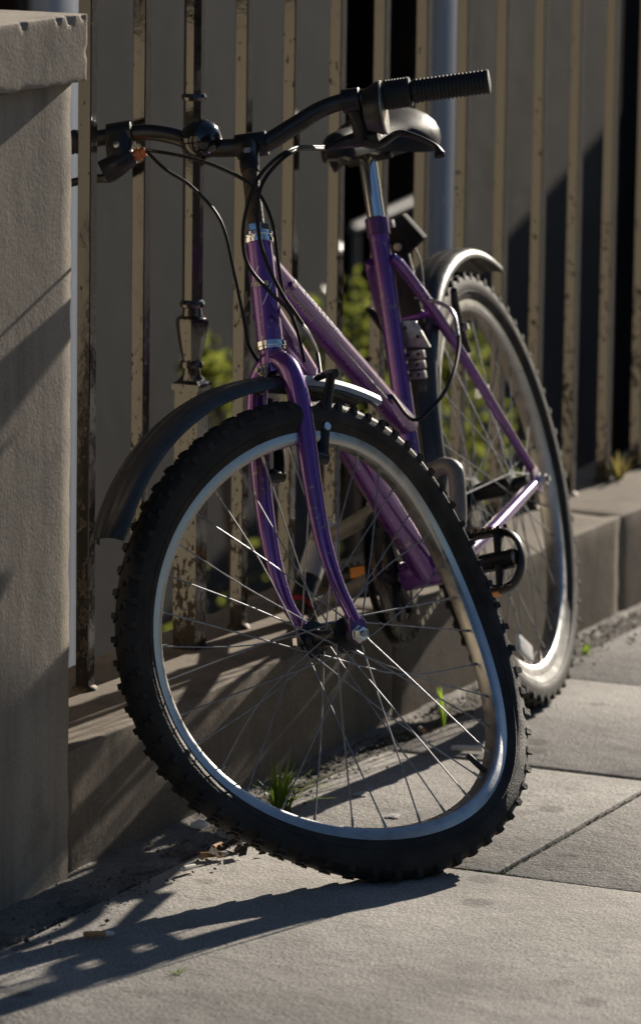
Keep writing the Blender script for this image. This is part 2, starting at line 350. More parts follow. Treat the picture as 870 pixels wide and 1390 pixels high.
# ------------------------------------------------------------------ kerb wall, pillar, unseen reflected wall
kerb = thing('kerb_wall', 'low brown sandstone kerb carrying the iron railing', 'wall', W(5.25, KERB_D, 0))
def rough_block(t0, t1, d0, d1, z0, z1, name, mt, parent, cell=.03, amp=.002, chip=.006, seed=0, wear=()):
    """stone block: bevelled, subdivided, edges knocked about"""
    rr = random.Random(seed); mb = MB(); sbox(mb, t0, t1, d0, d1, z0, z1)
    bm = bmesh.new(); me = bpy.data.meshes.new(name); me.from_pydata(mb.v, [], mb.f); bm.from_mesh(me)
    bmesh.ops.recalc_face_normals(bm, faces=bm.faces)
    bmesh.ops.bevel(bm, geom=list(bm.edges), offset=chip, segments=2, affect='EDGES', profile=.5)
    for _ in range(7):
        long = [e for e in bm.edges if e.calc_length() > cell]
        if not long: break
        bmesh.ops.subdivide_edges(bm, edges=long, cuts=1, use_grid_fill=True)
    from mathutils import noise as ns
    for v in bm.verts:
        q = v.co
        tt, dd, zz = q.dot(SU), q.dot(SN), q.z
        near = sum(1 for lo, hi, val in ((t0, t1, tt), (d0, d1, dd), (z0, z1, zz)) if min(abs(val-lo), abs(val-hi)) < chip*1.2)
        k = ns.noise(q*9 + Vector((seed, 0, 0)))*amp + ns.noise(q*34)*amp*.6
        if near >= 2: k -= abs(ns.noise(q*22 + Vector((0, seed, 0))))*chip*1.6 + max(0, ns.noise(q*11) - .3)*chip*2.5
        cen = W((t0+t1)/2, (d0+d1)/2, (z0+z1)/2); dirv = Vector((0, 0, 0))
        for ax, lo, hi, val in ((SU, t0, t1, tt), (SN, d0, d1, dd), (Vector((0, 0, 1)), z0, z1, zz)):
            if abs(val-lo) < chip*1.2: dirv -= ax
            if abs(val-hi) < chip*1.2: dirv += ax
        if dirv.length: v.co += dirv.normalized()*k
    for (wt, wd, wz, wr, dep) in wear:      # bites out of an arris
        c = W(wt, wd, wz)
        for v in bm.verts:
            dl = (v.co - c).length
            if dl < wr: v.co += (W((t0+t1)/2, (d0+d1)/2, (z0+z1)/2) - v.co).normalized() * dep * (1 - dl/wr)
    bmesh.ops.recalc_face_normals(bm, faces=bm.faces)
    org = parent.location if parent else W((t0+t1)/2, (d0+d1)/2, z0)
    for v in bm.verts: v.co -= org
    bm.to_mesh(me); bm.free(); me.polygons.foreach_set('use_smooth', [True]*len(me.polygons)); me.set_sharp_from_angle(angle=rad(40))
    o = link(name, me, mt, parent)
    if not parent: o.location = org
    return o
js = [5.26, 6.29, 7.195, 8.10, 9.0, 9.9, 10.8]
for i in range(len(js)-1):
    rough_block(js[i]+.0012, js[i+1]-.0012, -3.03, KERB_D + (.0006 if i % 2 else 0), -.06, KERB_H + (.0006 if i % 2 else 0), 'stone', 'kerb_stone', kerb, .03, .0008, .0036, i+1)
mb = MB(); sbox(mb, 5.3, 26, -3.09, -3.012, AREA_Z - .05, -.10); mb.v = [tuple(Vector(q) - kerb.location) for q in mb.v]; mb.obj('retaining_wall', 'cement', kerb)
mb = MB(); sbox(mb, 10.8, 26, -3.01, KERB_D, -.06, KERB_H); mb.v = [tuple(Vector(q) - kerb.location) for q in mb.v]; mb.obj('far_kerb', 'kerb_stone', kerb)

PT = 5.253; PD = -2.7785
pillar = thing('gate_pillar', 'weathered sandstone gate pillar with a chipped square cap', 'pillar', W(PT - .22, PD - .2, 0))
rough_block(PT - .44, PT, PD - .40, PD, -.05, 1.0225, 'shaft', 'pillar_stone', pillar, .03, .0003, .0022, 31)
rough_block(PT - .455, PT + .0135, PD - .415, PD + .014, 1.0235, 1.1075, 'cap', 'pillar_stone', pillar, .007, .0003, .0018, 37,
    wear=((5.222, PD+.014, 1.105, .010, .013), (5.190, PD+.014, 1.107, .008, .007), (5.10, PD+.014, 1.107, .009, .008), (5.255, PD+.014, 1.107, .008, .005), (5.266, PD+.014, 1.06, .010, .003)))
flank = MB(); sbox(flank, 5.02, 5.247, AREA_D1, PD - .402, AREA_Z, 1.0)  # unseen wall added as a bright surface for the bars to mirror
tag(flank.obj('reflected_wall', 'cream_render', None, origin=W(5.13, -4.1, AREA_Z)), 'unseen cream wall added behind the gate pillar for the railing bars to reflect', 'wall')

# ------------------------------------------------------------------ iron railing
rail = thing('iron_railing', 'black iron railing with chipped glossy paint set in the kerb', 'railing', W(5.6, BAR_D, KERB_H))
BS = .15777; BT0 = 5.602; hb_ = .0098
def rmesh(t, w, z0, z1, wig=.0):
    mb = MB(); n = 14; rows = []
    prof = [(-1, -1), (0, -1), (1, -1), (1, 0), (1, 1), (0, 1), (-1, 1), (-1, 0)]
    for i in range(n+1):
        z = z0 + (z1 - z0)*i/n; dx = rnd.uniform(-1, 1)*wig; dy = rnd.uniform(-1, 1)*wig
        rows.append([W(t + a*w + dx, BAR_D + b*w + dy, z) - rail.location for a, b in prof])
    mb.grid(rows, False, True); mb.cap(rows[0]); mb.cap(rows[-1]); return mb
for k in range(-0, 26):
    t = BT0 + k*BS
    if k == 2 or (k > 2 and (k - 2) % 18 == 0): continue
    rmesh(t, hb_, KERB_H - .03, 1.42, .0002).obj('bar', 'railing_paint', rail, 18, bevel=.0013, segs=1)
    mb = MB(); 
    rows = [[W(t + math.cos(a)*r*rnd.uniform(.85, 1.15), BAR_D + math.sin(a)*r*rnd.uniform(.85, 1.15), KERB_H + h) - rail.location for a in [j*math.pi/5 for j in range(10)]] for h, r in ((-.004, .019), (.004, .016), (.007, .012))]
    mb.grid(rows, False, True); mb.cap(rows[-1]); mb.obj('lead_socket', 'rusty_steel', rail)
def post(t):
    def sec(z, r, kind):
        n = 16; out = []
        for j in range(n):
            a = j*2*math.pi/n
            if kind == 's': k = 1/max(abs(math.cos(a)), abs(math.sin(a)))
            elif kind == 'o':
                b = ((a + math.pi/8) % (math.pi/4)) - math.pi/8; k = math.cos(math.pi/8)/math.cos(b)
            else: k = 1
            out.append(W(t + math.cos(a)*r*k, BAR_D + math.sin(a)*r*k, z) - rail.location)
        return out
    P = [(.13, .0175, 's'), (.535, .0175, 's'), (.5355, .0205, 's'), (.540, .0212, 's'), (.5445, .0205, 's'), (.549, .014, 's'), (.556, .0130, 'c'), (.566, .0122, 'c'), (.5665, .0155, 'c'), (.571, .0168, 'c'), (.575, .0155, 'c'), (.576, .0130, 'o'),
         (.600, .0185, 'o'), (.622, .0222, 'o'), (.632, .0232, 'o'), (.636, .0212, 'c'), (.640, .0145, 'c'), (.650, .0130, 'c'), (.652, .0165, 'c'), (.656, .0178, 'c'), (.660, .0160, 'c'), (.662, .0142, 'o'),
         (.940, .0146, 'o'), (.9405, .0158, 'c'), (.945, .0176, 'c'), (.9495, .0158, 'c'), (.950, .0146, 'o'), (1.44, .0144, 'o')]
    mb = MB(); rows = [sec(z, r, k) for z, r, k in P]; mb.grid(rows, False, True); mb.cap(rows[0]); mb.cap(rows[-1])
    mb.obj('ornamental_post', 'railing_paint', rail, 20)['label'] = 'thicker turned post with urn moulding above a square foot'
post(BT0 + 2*BS); post(BT0 + 20*BS)
mb = MB(); sbox(mb, 5.255, BT0 + 26*BS, BAR_D - .02, BAR_D + .02, 1.42, 1.432); mb.v = [tuple(Vector(q) - rail.location) for q in mb.v]; mb.obj('top_rail', 'railing_paint', rail)
# ------------------------------------------------------------------ house behind the sunken yard
HD = AREA_D1
house = thing('town_house', 'town house with white pilasters and dark doorways behind the railing', 'house', W(12, HD, AREA_Z))
def hpart(name, mt, t0, t1, d0, d1, z0, z1, bevel=0):
    mb = MB(); sbox(mb, t0, t1, d0, d1, z0, z1); mb.v = [tuple(Vector(q) - house.location) for q in mb.v]
    return mb.obj(name, mt, house, bevel=bevel)
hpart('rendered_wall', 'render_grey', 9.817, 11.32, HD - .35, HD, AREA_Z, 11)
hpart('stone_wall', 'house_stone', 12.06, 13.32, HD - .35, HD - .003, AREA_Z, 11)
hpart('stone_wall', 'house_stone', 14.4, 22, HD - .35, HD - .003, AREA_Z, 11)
hpart('stone_wall', 'house_stone', -16.0, 8.6, HD - .35, HD - .003, AREA_Z, 11)  # unseen run of facade, extended to block sky light
hpart('pilaster', 'white_paint', 9.655, 9.815, HD - .02, HD + .03, AREA_Z, 3.4, .01)
hpart('pilaster', 'white_paint', 11.915, 12.057, HD - .02, HD + .03, AREA_Z, 3.4, .01)
hpart('shade_liner', 'door_and_shade_dark', 9.60, 9.897, HD - 1.4, HD - .0205, AREA_Z, 3.4)  # near-black linings stand in for the shade inside the doorways
hpart('shade_liner', 'door_and_shade_dark', 11.915, 12.057, HD - 1.4, HD - .0205, AREA_Z, 3.4)
hpart('door', 'door_and_shade_dark', 11.25, 11.913, HD - 1.5, HD - 1.41, AREA_Z, 3.0)
hpart('door', 'door_and_shade_dark', 8.602, 9.598, HD - 1.5, HD - 1.41, AREA_Z, 3.0)
hpart('shade_liner', 'door_and_shade_dark', 11.20, 11.318, HD - 1.4, HD - .352, AREA_Z, 3.0)
hpart('shade_liner', 'door_and_shade_dark', 8.45, 8.598, HD - 1.4, HD - .352, AREA_Z, 3.0)
hpart('soffit', 'door_and_shade_dark', 8.4, 12.1, HD - 1.5, HD - .36, 3.41, 3.6)
hpart('window_glass', 'window_glass', 13.322, 14.398, HD - .32, HD - .25, AREA_Z, 3.0)
for a, b_ in ((13.322, 13.38), (14.34, 14.398), (13.83, 13.88)): hpart('window_frame', 'door_and_shade_dark', a, b_, HD - .25, HD - .20, AREA_Z, 3.0)
hpart('shadow_wall', 'house_stone', 14.4, 14.75, HD, HD + .9, AREA_Z, .57, .01)  # unseen wall added to throw the slanting shadow on the facade
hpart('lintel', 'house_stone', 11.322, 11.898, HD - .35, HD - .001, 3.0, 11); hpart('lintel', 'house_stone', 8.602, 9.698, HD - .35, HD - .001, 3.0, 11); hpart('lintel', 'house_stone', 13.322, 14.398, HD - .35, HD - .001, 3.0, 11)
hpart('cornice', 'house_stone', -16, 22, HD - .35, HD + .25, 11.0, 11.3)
mb = MB(); mb.tube([W(10.86, -4.95, .128), W(11.30, -4.95, .165)], .013, 10); mb.tube([W(10.88, -4.95, .13), W(10.88, -4.95, AREA_Z)], .010, 8); mb.tube([W(11.25, -4.95, .16), W(11.25, -4.95, AREA_Z)], .012, 8)
tag(mb.obj('handrail', 'rail_paint', None, origin=W(10.9, -4.95, AREA_Z)), 'pale tubular handrail on two posts before the dark doorway', 'handrail')

# unseen house rows added to cut sky light, gap left so rims mirror sky
def sky_block_row(t0, t1, label):
    o = thing('sky_block_row', label, 'house', W((t0+t1)/2, 14, 0), 'unseen rows added to block sky light')
    def part(name, mt, a, b, d0, d1, z0, z1):
        mb = MB(); sbox(mb, a, b, d0, d1, z0, z1); mb.v = [tuple(Vector(q) - o.location) for q in mb.v]; return mb.obj(name, mt, o)
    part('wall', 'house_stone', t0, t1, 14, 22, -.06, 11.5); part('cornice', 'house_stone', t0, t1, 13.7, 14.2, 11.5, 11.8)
    t = t0 + 1.2
    while t < t1 - 1.6:
        for fl in range(3):
            z = 1. + fl*3.5; part('window', 'window_glass', t, t + 1.1, 13.95, 14.1, z, z + 1.9); part('sill', 'house_stone', t - .1, t + 1.2, 13.85, 14.1, z - .13, z)
        t += 3.1
sky_block_row(-34, 3.5, 'unseen stone row added to block sky light, near side of the gap')
sky_block_row(22, 60, 'unseen stone row added to block sky light, beyond the gap')
# shrubs in the yard
def shrub(t, d, base, blobs, n, seed, label):
    rr = random.Random(seed); s = thing('leafy_shrub', label, 'shrub', W(t, d, base), 'shrubs in the sunken yard')
    mb = MB()
    for (bt, bd, bz, r) in blobs:
        a = W(t + rr.uniform(-.05, .05), d, base); b = W(bt, bd, bz)
        mb.tube([a, (a+b)/2 + Vector((rr.uniform(-.08, .08), rr.uniform(-.08, .08), .1)), b], [.018, .012, .004], 6, 4)
    mb.v = [tuple(Vector(q) - s.location) for q in mb.v]; mb.obj('stems', 'bark', s)
    lf = MB()
    for i in range(n):
        bt, bd, bz, r = rr.choice(blobs); q = r * rr.random()**.45
        a, h = rr.uniform(0, 6.283), rr.uniform(-1, 1); k = math.sqrt(1-h*h)
        c = W(bt, bd, bz) + Vector((math.cos(a)*k, math.sin(a)*k, h)) * q - s.location
        L = rr.uniform(.022, .045); wd = L*.32
        dr = Vector((rr.uniform(-1, 1), rr.uniform(-1, 1), rr.uniform(-.5, .7))).normalized(); sdv = dr.cross(Vector((rr.uniform(-1, 1), rr.uniform(-1, 1), rr.uniform(.1, 1)))).normalized(); nn = dr.cross(sdv)
        b = len(lf.v); lf.v += [tuple(c), tuple(c + dr*L*.5 + sdv*wd + nn*.004), tuple(c + dr*L), tuple(c + dr*L*.5 - sdv*wd + nn*.004)]
        lf.f += [(b, b+1, b+2), (b, b+2, b+3)]
    me = bpy.data.meshes.new('foliage'); me.from_pydata(lf.v, [], lf.f); o = link('foliage', me, 'shrub_leaf', s); o['kind'] = 'stuff'
shrub(9.15, -4.3, AREA_Z, [(8.74, -4.3, .10, .06), (8.79, -4.3, .01, .08), (9.30, -4.3, .10, .09), (9.43, -4.3, .12, .10), (9.47, -4.3, -.02, .11), (9.30, -4.3, -.05, .12), (9.15, -4.35, -.5, .25)], 700, 3, 'bushy green shrub rising behind the top tube of the bicycle')
shrub(10.15, -4.3, AREA_Z, [(9.99, -4.3, -.07, .08), (10.10, -4.3, -.08, .10), (10.12, -4.3, -.25, .13), (10.30, -4.3, -.45, .15), (10.05, -4.3, -.42, .13), (10.15, -4.35, -1., .25)], 800, 5, 'bright green shrub glinting through the rear wheel of the bicycle')

# ------------------------------------------------------------------ bicycle (x forward, y to its left, z up; leaning on the railing)
PSI, LEAN = rad(16.4721), rad(-14.4853)
_f = Vector((-math.sin(PSI), -math.cos(PSI), 0)); _l = Vector((math.cos(PSI), -math.sin(PSI), 0)); _z = Vector((0, 0, 1))
BX, BY, BZ = _f, _l*math.cos(LEAN) - _z*math.sin(LEAN), _l*math.sin(LEAN) + _z*math.cos(LEAN)
BO = Vector((.34152, 7.02215, 0))
bike = thing('bicycle', 'crashed purple city bicycle with a buckled front wheel leaning on the railing', 'bicycle', BO)
bike.matrix_world = Matrix(((BX.x, BY.x, BZ.x, BO.x), (BX.y, BY.y, BZ.y, BO.y), (BX.z, BY.z, BZ.z, BO.z), (0, 0, 0, 1)))
def BW(p): p = Vector(p); return BO + BX*p.x + BY*p.y + BZ*p.z
def group(name, parent=bike, mt=None):
    o = bpy.data.objects.new(name, None); COL.objects.link(o); o.parent = parent; o.empty_display_size = .05; return o
RW = .333
BB = Vector((.4254, 0, .2825)); SA = rad(73.776); SD = Vector((-math.cos(SA), 0, math.sin(SA))); ST = BB + SD*.5177
HT = Vector((.8231, 0, .8143)); HA = rad(69.729); HDV = Vector((math.cos(HA), 0, -math.sin(HA))); HL = .1545; HB = HT + HDV*HL
FWD = Vector((math.sin(HA), 0, math.cos(HA))); LFT = Vector((0, 1, 0))
def steerer(deg):
    d = rad(deg); f2 = FWD*math.cos(d) + LFT*math.sin(d); l2 = -FWD*math.sin(d) + LFT*math.cos(d)
    return (lambda a, f, c: HB + HDV*a + f2*f + l2*c), f2, l2
SF, FF, FL = steerer(150.109)          # fork, swung right round by the crash
SB, BF, BL = steerer(190.979)          # bars, twisted against the fork

# --- frame
frame = group('frame')
def ftube(name, pts, r, seg=18, sub=0, mt='purple_paint', parent=None, flat=None):
    return MB().tube(pts, r, seg, sub, flat=flat).obj(name, mt, parent or frame, 50)
ftube('head_tube', [HT, HB], .0178, 24)
TT0, TT1 = Vector((.832, 0, .785)), BB + SD*.2121
ftube('top_tube', [TT0, TT0.lerp(TT1, .9), TT1], [.0172, .0175, .0172], 22)
DT0, DT1 = Vector((.860, 0, .716)), BB
ftube('down_tube', [DT0, DT1], .0198, 22)
ftube('seat_tube', [BB, ST], .0146, 20)
MB().lathe(BB - Vector((0, .036, 0)), (0, 1, 0), [(0, .021), (.072, .021)], 20).obj('bottom_bracket_shell', 'purple_paint', frame)
for s in (1, -1):
    ftube('seat_stay', [(.302, .016*s, .722), (.286, .024*s, .700), (.20, .043*s, .59), (.02, .067*s, .356)], [.0078, .0082, .0082, .0068], 12, 4)
    ftube('chain_stay', [BB + Vector((-.015, .024*s, 0)), (.29, .046*s, .296), (.03, .067*s, .331)], [.0115, .0115, .0085], 14, 4)
    mb = MB(); poly = [(.034, .067*s-.002, .338), (.02, .067*s-.002, .365), (-.006, .067*s-.002, .352), (-.016, .067*s-.002, .33), (-.004, .067*s-.002, .312), (.03, .067*s-.002, .324)]
    mb.prism(poly, (0, .005, 0)).obj('dropout', 'purple_dull', frame, bevel=.001)
ftube('stay_bridge', [(.228, .038, .627), (.228, -.038, .627)], .0062, 10)
mb = MB(); mb.lathe(ST - SD*.026, SD, [(0, .0152), (.001, .0172), (.025, .0172), (.027, .0150)], 20); mb.obj('seat_collar', 'purple_dull', frame)
mb = MB(); q = ST - SD*.013; mb.lathe(q + Vector((-.017, -.021, 0)), (0, 1, 0), [(0, .006), (.008, .006), (.0085, .0035), (.032, .0035), (.0325, .0062), (.041, .0062)], 12); mb.obj('collar_bolt', 'alloy', frame)
# lettering on the top tube: worn pale script, and the diamond badge on the head tube
TD = (TT1 - TT0).normalized(); TN = Vector((0, 1, 0)).cross(TD).normalized()
if TN.z < 0: TN = -TN
def tube_pt(s, ang, off=.0003): return TT0.lerp(TT1, s) + (Vector((0, 1, 0))*math.cos(ang) + TN*math.sin(ang)) * (.0175 + off)
def strokes(s0, s1, ang, h, n, seed, name, mt):
    rr = random.Random(seed); mb = MB(); ln = (TT1 - TT0).length
    for i in range(n):
        a = s0 + (s1 - s0)*i/n; wl = (s1 - s0)/n*.78
        kind = rr.randrange(5)
        def quad(sa, sb, aa, ab):
            rows = [[tube_pt(q, aa + (ab-aa)*k/3, .00035) for k in range(4)] for q in (sa, sb)]; mb.grid(rows)
        tw = wl*.32
        quad(a, a + tw, ang - h, ang + h)
        if kind in (0, 1, 3): quad(a, a + wl, ang + h*.55, ang + h)
        if kind in (0, 2, 3): quad(a, a + wl, ang - h, ang - h*.6)
        if kind in (1, 4): quad(a, a + wl, ang - h*.2, ang + h*.2)
        if kind in (2, 3, 4): quad(a + wl - tw, a + wl, ang - h, ang + h)
    mb.obj(name, mt, frame)
strokes(.14, .46, rad(4), .24, 12, 4, 'tube_lettering', 'decal')
strokes(.12, .30, rad(-60), .13, 10, 9, 'tube_lettering', 'decal_gold')
HY = Vector((0, 1, 0)); HFW = FWD
def head_pt(h, ang, off=.0004): return HT + HDV*h + (HFW*math.cos(ang) + HY*math.sin(ang))*(.0178 + off)
mb = MB(); C0 = rad(8)
dia = [(.045, 0), (.069, .85), (.098, 0), (.069, -.85)]
for i in range(4):
    (h0, a0), (h1, a1) = dia[i], dia[(i+1) % 4]
    rows = []
    for k in range(9):
        q = k/8; h = h0 + (h1-h0)*q; a = C0 + a0 + (a1-a0)*q; rows.append([head_pt(h - .0006, a - .022), head_pt(h + .0006, a + .022)])
    mb.grid(rows)
mb.obj('head_badge', 'decal', frame)
mb = MB(); mb.grid([[head_pt(.0655 + k*.0022, C0 - .62 + j*.155, .0005) for j in range(9)] for k in range(4)]); mb.obj('badge_band', 'decal_gold', frame)

# --- headset, stem, bars
hs = group('headset')
MB().lathe(HT + HDV*.010, -HDV, [(0, .0182), (.0005, .0205), (.006, .0208), (.0065, .0192), (.0095, .0192), (.010, .0215), (.014, .0212), (.0145, .0165), (.017, .0160)], 28).obj('upper_race', 'chrome', hs)
MB().lathe(HT - HDV*.007, -HDV, [(0, .0160), (.009, .0160), (.0095, .0135)], 6).obj('lock_nut', 'chrome', hs, 20)
MB().lathe(HB - HDV*.008, HDV, [(0, .0182), (.0005, .0208), (.007, .0212), (.0075, .0195), (.011, .0195), (.0115, .0175)], 28).obj('lower_race', 'chrome', hs)
stem = group('stem')
MB().tube([SB(-.150, 0, 0), SB(-.256, 0, 0)], .0111, 16).obj('quill', 'rusty_steel', stem)
MB().tube([SB(-.246, 0, 0), SB(-.262, .004, 0), SB(-.285, .025, 0), SB(-.297, .043, 0)], [.0125, .0135, .0125, .0125], 14, 4).obj('extension', 'black_metal', stem)
MB().lathe(SB(-.2965, .043, -.021), BL, [(0, .0165), (.001, .0172), (.041, .0172), (.042, .0165)], 20).obj('bar_clamp', 'black_metal', stem)
MB().lathe(SB(-.279, .022, -.004), -BF + HDV*.35, [(0, .007), (.006, .0085), (.012, .007), (.014, .003)], 12).obj('clamp_bolt', 'dull_steel', stem)
MB().lathe(SB(-.2705, 0, 0), -HDV, [(0, .0062), (.008, .0060)], 6).obj('expander_bolt', 'dull_steel', stem)
HBAR = [(-.341, .30), (-.341, .24), (-.340, .18), (-.338, .139), (-.325, .100), (-.305, .066), (-.297, .025), (-.2965, 0), (-.297, -.022), (-.314, -.061), (-.332, -.103), (-.338, -.150), (-.336, -.20), (-.332, -.325)]
BFX = .043
MB().tube([SB(a, BFX, c) for a, c in HBAR], [.0111]*4 + [.0115, .0124, .0127, .0127, .0127, .0122, .0115] + [.0111]*3, 16, 5).obj('handlebar', 'black_paint', bike, 60)
def ridged(c0, c1, a0, a1, r, step, dep, name, mt, parent, flange=0):
    o = SB(a0, BFX, c0); ax = SB(a1, BFX, c1) - o; L = ax.length; prof = [(0, r*.9)]
    if flange: prof += [(.001, r*flange), (.004, r*flange)]
    h = .005
    while h < L - .004: prof += [(h, r), (h + step*.5, r), (h + step*.55, r - dep), (h + step*.95, r - dep)]; h += step
    prof += [(L - .003, r*1.02), (L, r*.96), (L + .001, r*.6)]
    return MB().lathe(o, ax, prof, 22).obj(name, mt, parent)
gr = group('grip')
ridged(-.2235, -.3275, -.3350, -.3318, .0165, .0052, .0016, 'rubber_sleeve', 'grip_rubber', gr)
gl = group('grip')
ridged(.232, .318, -.341, -.341, .0165, .0052, .0016, 'rubber_sleeve', 'grip_rubber', gl)
tw = group('twist_shifter')
ridged(-.1835, -.2215, -.3358, -.3350, .0205, .0040, .0013, 'twist_sleeve', 'grip_rubber', tw)
o = SB(-.319, BFX - .002, -.156); ax = SB(-.3185, BFX - .002, -.186) - o
MB().lathe(o, ax, [(0, .018), (.002, .0275), (.014, .0325), (.021, .0362), (.0245, .0362)], 28).obj('shifter_housing', 'black_plastic', tw)
MB().lathe(o + ax*.845, ax, [(0, .0367), (.0015, .0369), (.003, .0360)], 28).obj('indicator_ring', 'dull_steel', tw)
# brake levers
lr = group('brake_lever')
MB().lathe(SB(-.337, BFX, -.128), SB(-.336, BFX, -.152) - SB(-.337, BFX, -.128), [(0, .0145), (.001, .0162), (.024, .0162), (.025, .0145)], 18).obj('clamp', 'black_metal', lr)
mb = MB(); mb.tube([SB(-.332, BFX+.01, -.142), SB(-.312, BFX+.024, -.146), SB(-.292, BFX+.032, -.145)], [.0135, .0125, .012], 12, 4); mb.tube([SB(-.292, BFX+.034, -.168), SB(-.292, BFX+.036, -.135), SB(-.290, BFX+.036, -.108)], [.012, .0105, .0068], 12, 4); mb.obj('lever_body', 'black_metal', lr)
mb = MB(); mb.tube([SB(-.289, BFX+.036, -.108), SB(-.2885, BFX+.037, -.092)], .0045, 10); mb.obj('barrel_adjuster', 'black_metal', lr)
mb = MB(); mb.tube([SB(-.287, BFX+.032, -.145), SB(-.282, BFX+.040, -.166), SB(-.294, BFX+.045, -.190), SB(-.291, BFX+.046, -.206), SB(-.275, BFX+.045, -.232), SB(-.262, BFX+.043, -.244), SB(-.252, BFX+.041, -.2445)], [.009, .0075, .0062, .0058, .0055, .0062, .0066], 12, 5, flat=(.75, 1.15, tuple(HDV))); mb.obj('lever_blade', 'black_metal', lr)
ll = group('brake_lever')
MB().lathe(SB(-.340, BFX, .158), BL, [(0, .0150), (.001, .0180), (.034, .0180), (.035, .0150)], 18).obj('clamp', 'black_plastic', ll)
mb = MB(); mb.tube([SB(-.338, BFX-.003, .176), SB(-.318, BFX-.006, .178), SB(-.300, BFX-.008, .179)], [.020, .0185, .017], 14, 4, flat=(1, .9, tuple(BL))); mb.tube([SB(-.288, BFX-.010, .203), SB(-.296, BFX-.010, .182), SB(-.305, BFX-.010, .160)], [.0165, .0160, .0115], 14, 4); mb.obj('lever_body', 'black_plastic', ll)
MB().lathe(SB(-.319, BFX-.024, .178), -BF, [(0, .0045), (.003, .0045), (.0035, .002)], 10).obj('pivot_bolt', 'dull_steel', ll)
mb = MB(); mb.lathe(SB(-.304, BFX-.010, .162), SB(-.309, BFX-.010, .140) - SB(-.304, BFX-.010, .162), [(0, .009), (.004, .009), (.0045, .0075), (.009, .0075), (.0095, .0088), (.012, .0088), (.0125, .007), (.020, .007)], 12); mb.obj('barrel_adjuster', 'orange_plastic', ll)
mb = MB(); mb.tube([SB(-.297, BFX+.012, .186), SB(-.296, BFX+.040, .200), SB(-.300, BFX+.045, .235), SB(-.296, BFX+.043, .275), SB(-.286, BFX+.04, .282)], [.008, .0065, .0058, .0055, .006], 10, 4); mb.obj('lever_blade', 'black_metal', ll)
bell = group('bell')
o = SB(-.314, BFX-.010, .0665); ax = (-BF*.75 - HDV*.62 + BL*.10).normalized()
prof = [(-.012, .004), (-.0115, .0265), (-.006, .0285), (0, .0282)] + [(.026*math.sin(k*math.pi/16), .0282*math.cos(k*math.pi/16)) for k in range(1, 8)] + [(.0262, .001)]
MB().lathe(o, ax, prof, 30).obj('dome', 'black_gloss', bell, 50)
MB().lathe(SB(-.304, BFX, .055), BL, [(0, .0150), (.022, .0150)], 16).obj('strap', 'black_plastic', bell)
MB().tube([o - ax*.008 + HDV*.02, o - ax*.004 + HDV*.034 + BL*.004], [.004, .003], 8).obj('thumb_lever', 'black_plastic', bell)

# --- saddle
sdl = group('saddle')
def saddle_rows():
    rows = []
    prof = [(.118, .044, .898, .020), (.120, .062, .912, .040), (.128, .076, .924, .062), (.150, .084, .931, .076), (.180, .082, .930, .078), (.215, .068, .923, .066), (.250, .048, .918, .052), (.300, .034, .917, .044), (.350, .028, .918, .042), (.385, .026, .916, .040), (.402, .021, .909, .032), (.408, .012, .900, .018)]
    for x, wd, zt, th in prof:
        row = []
        for k in range(17):
            q = rad(-112 + 14*k); row.append((x, wd*math.sin(q), zt - th*(1 - math.cos(q))/1.375))
        for k in range(6, -1, -1):
            q = -1 + 2*k/6*1.0; row.append((x, wd*.80*q*.95, zt - th*.93 + .004*abs(q)))
        rows.append(row)
    return rows
mb = MB(); R_ = saddle_rows(); mb.grid(R_, False, True); mb.cap(R_[0]); mb.cap(R_[-1]); mb.obj('cover', 'saddle_vinyl', sdl, 70)
for s in (1, -1): MB().tube([(.15, .030*s, .893), (.20, .021*s, .873), (.28, .021*s, .873), (.37, .010*s, .894)], .0035, 8, 4).obj('rail', 'dull_steel', sdl)
mb = MB(); mb.box((.245, 0, .870), (.020, 0, 0), (0, .028, 0), (0, 0, .008)); mb.lathe((.245, -.034, .866), (0, 1, 0), [(0, .008), (.068, .008)], 12); mb.obj('seat_clamp', 'black_metal', sdl, bevel=.003)
MB().tube([ST - SD*.02, ST + SD*.092], .0128, 20).obj('seat_post', 'chrome', bike)

# --- fork
fork = group('fork')
def axle(c, R=0., a=0.):
    ro = rad(-8.8217); return SF(.38886 - R*math.sin(a) + c*math.sin(ro), .04427 + R*math.cos(a), c*math.cos(ro))
MB().tube([SF(.002, 0, 0), SF(.022, 0, 0), SF(.034, 0, 0)], [.0158, .0172, .015], 18).obj('crown', 'purple_paint', fork)
for s in (1, -1):
    tip = axle(.053*s)
    fp = [SF(.016, 0, .004*s), SF(.022, 0, .018*s), SF(.040, 0, .033*s), SF(.075, 0, .0435*s), (SF(.12, 0, .048*s)), SF(.19, .0, .0505*s), SF(.27, .006, .0515*s), SF(.33, .021, .052*s), tip - HDV*.018]
    MB().tube(fp, [.0135, .0142, .0146, .0146, .0142, .0130, .0112, .0094, .0078], 16, 5).obj('blade', 'purple_paint', fork, 60)
    mb = MB(); c = tip; X, Y = FF, -HDV
    poly = [c + X*x + Y*y - FL*.0025 for x, y in ((-.010, .026), (.004, .028), (.016, .020), (.017, .010), (.012, .004), (.013, -.008), (.004, -.012), (-.006, -.010), (-.012, .004))]
    mb.prism(poly, FL*.005).obj('dropout', 'purple_dull', fork, bevel=.001)
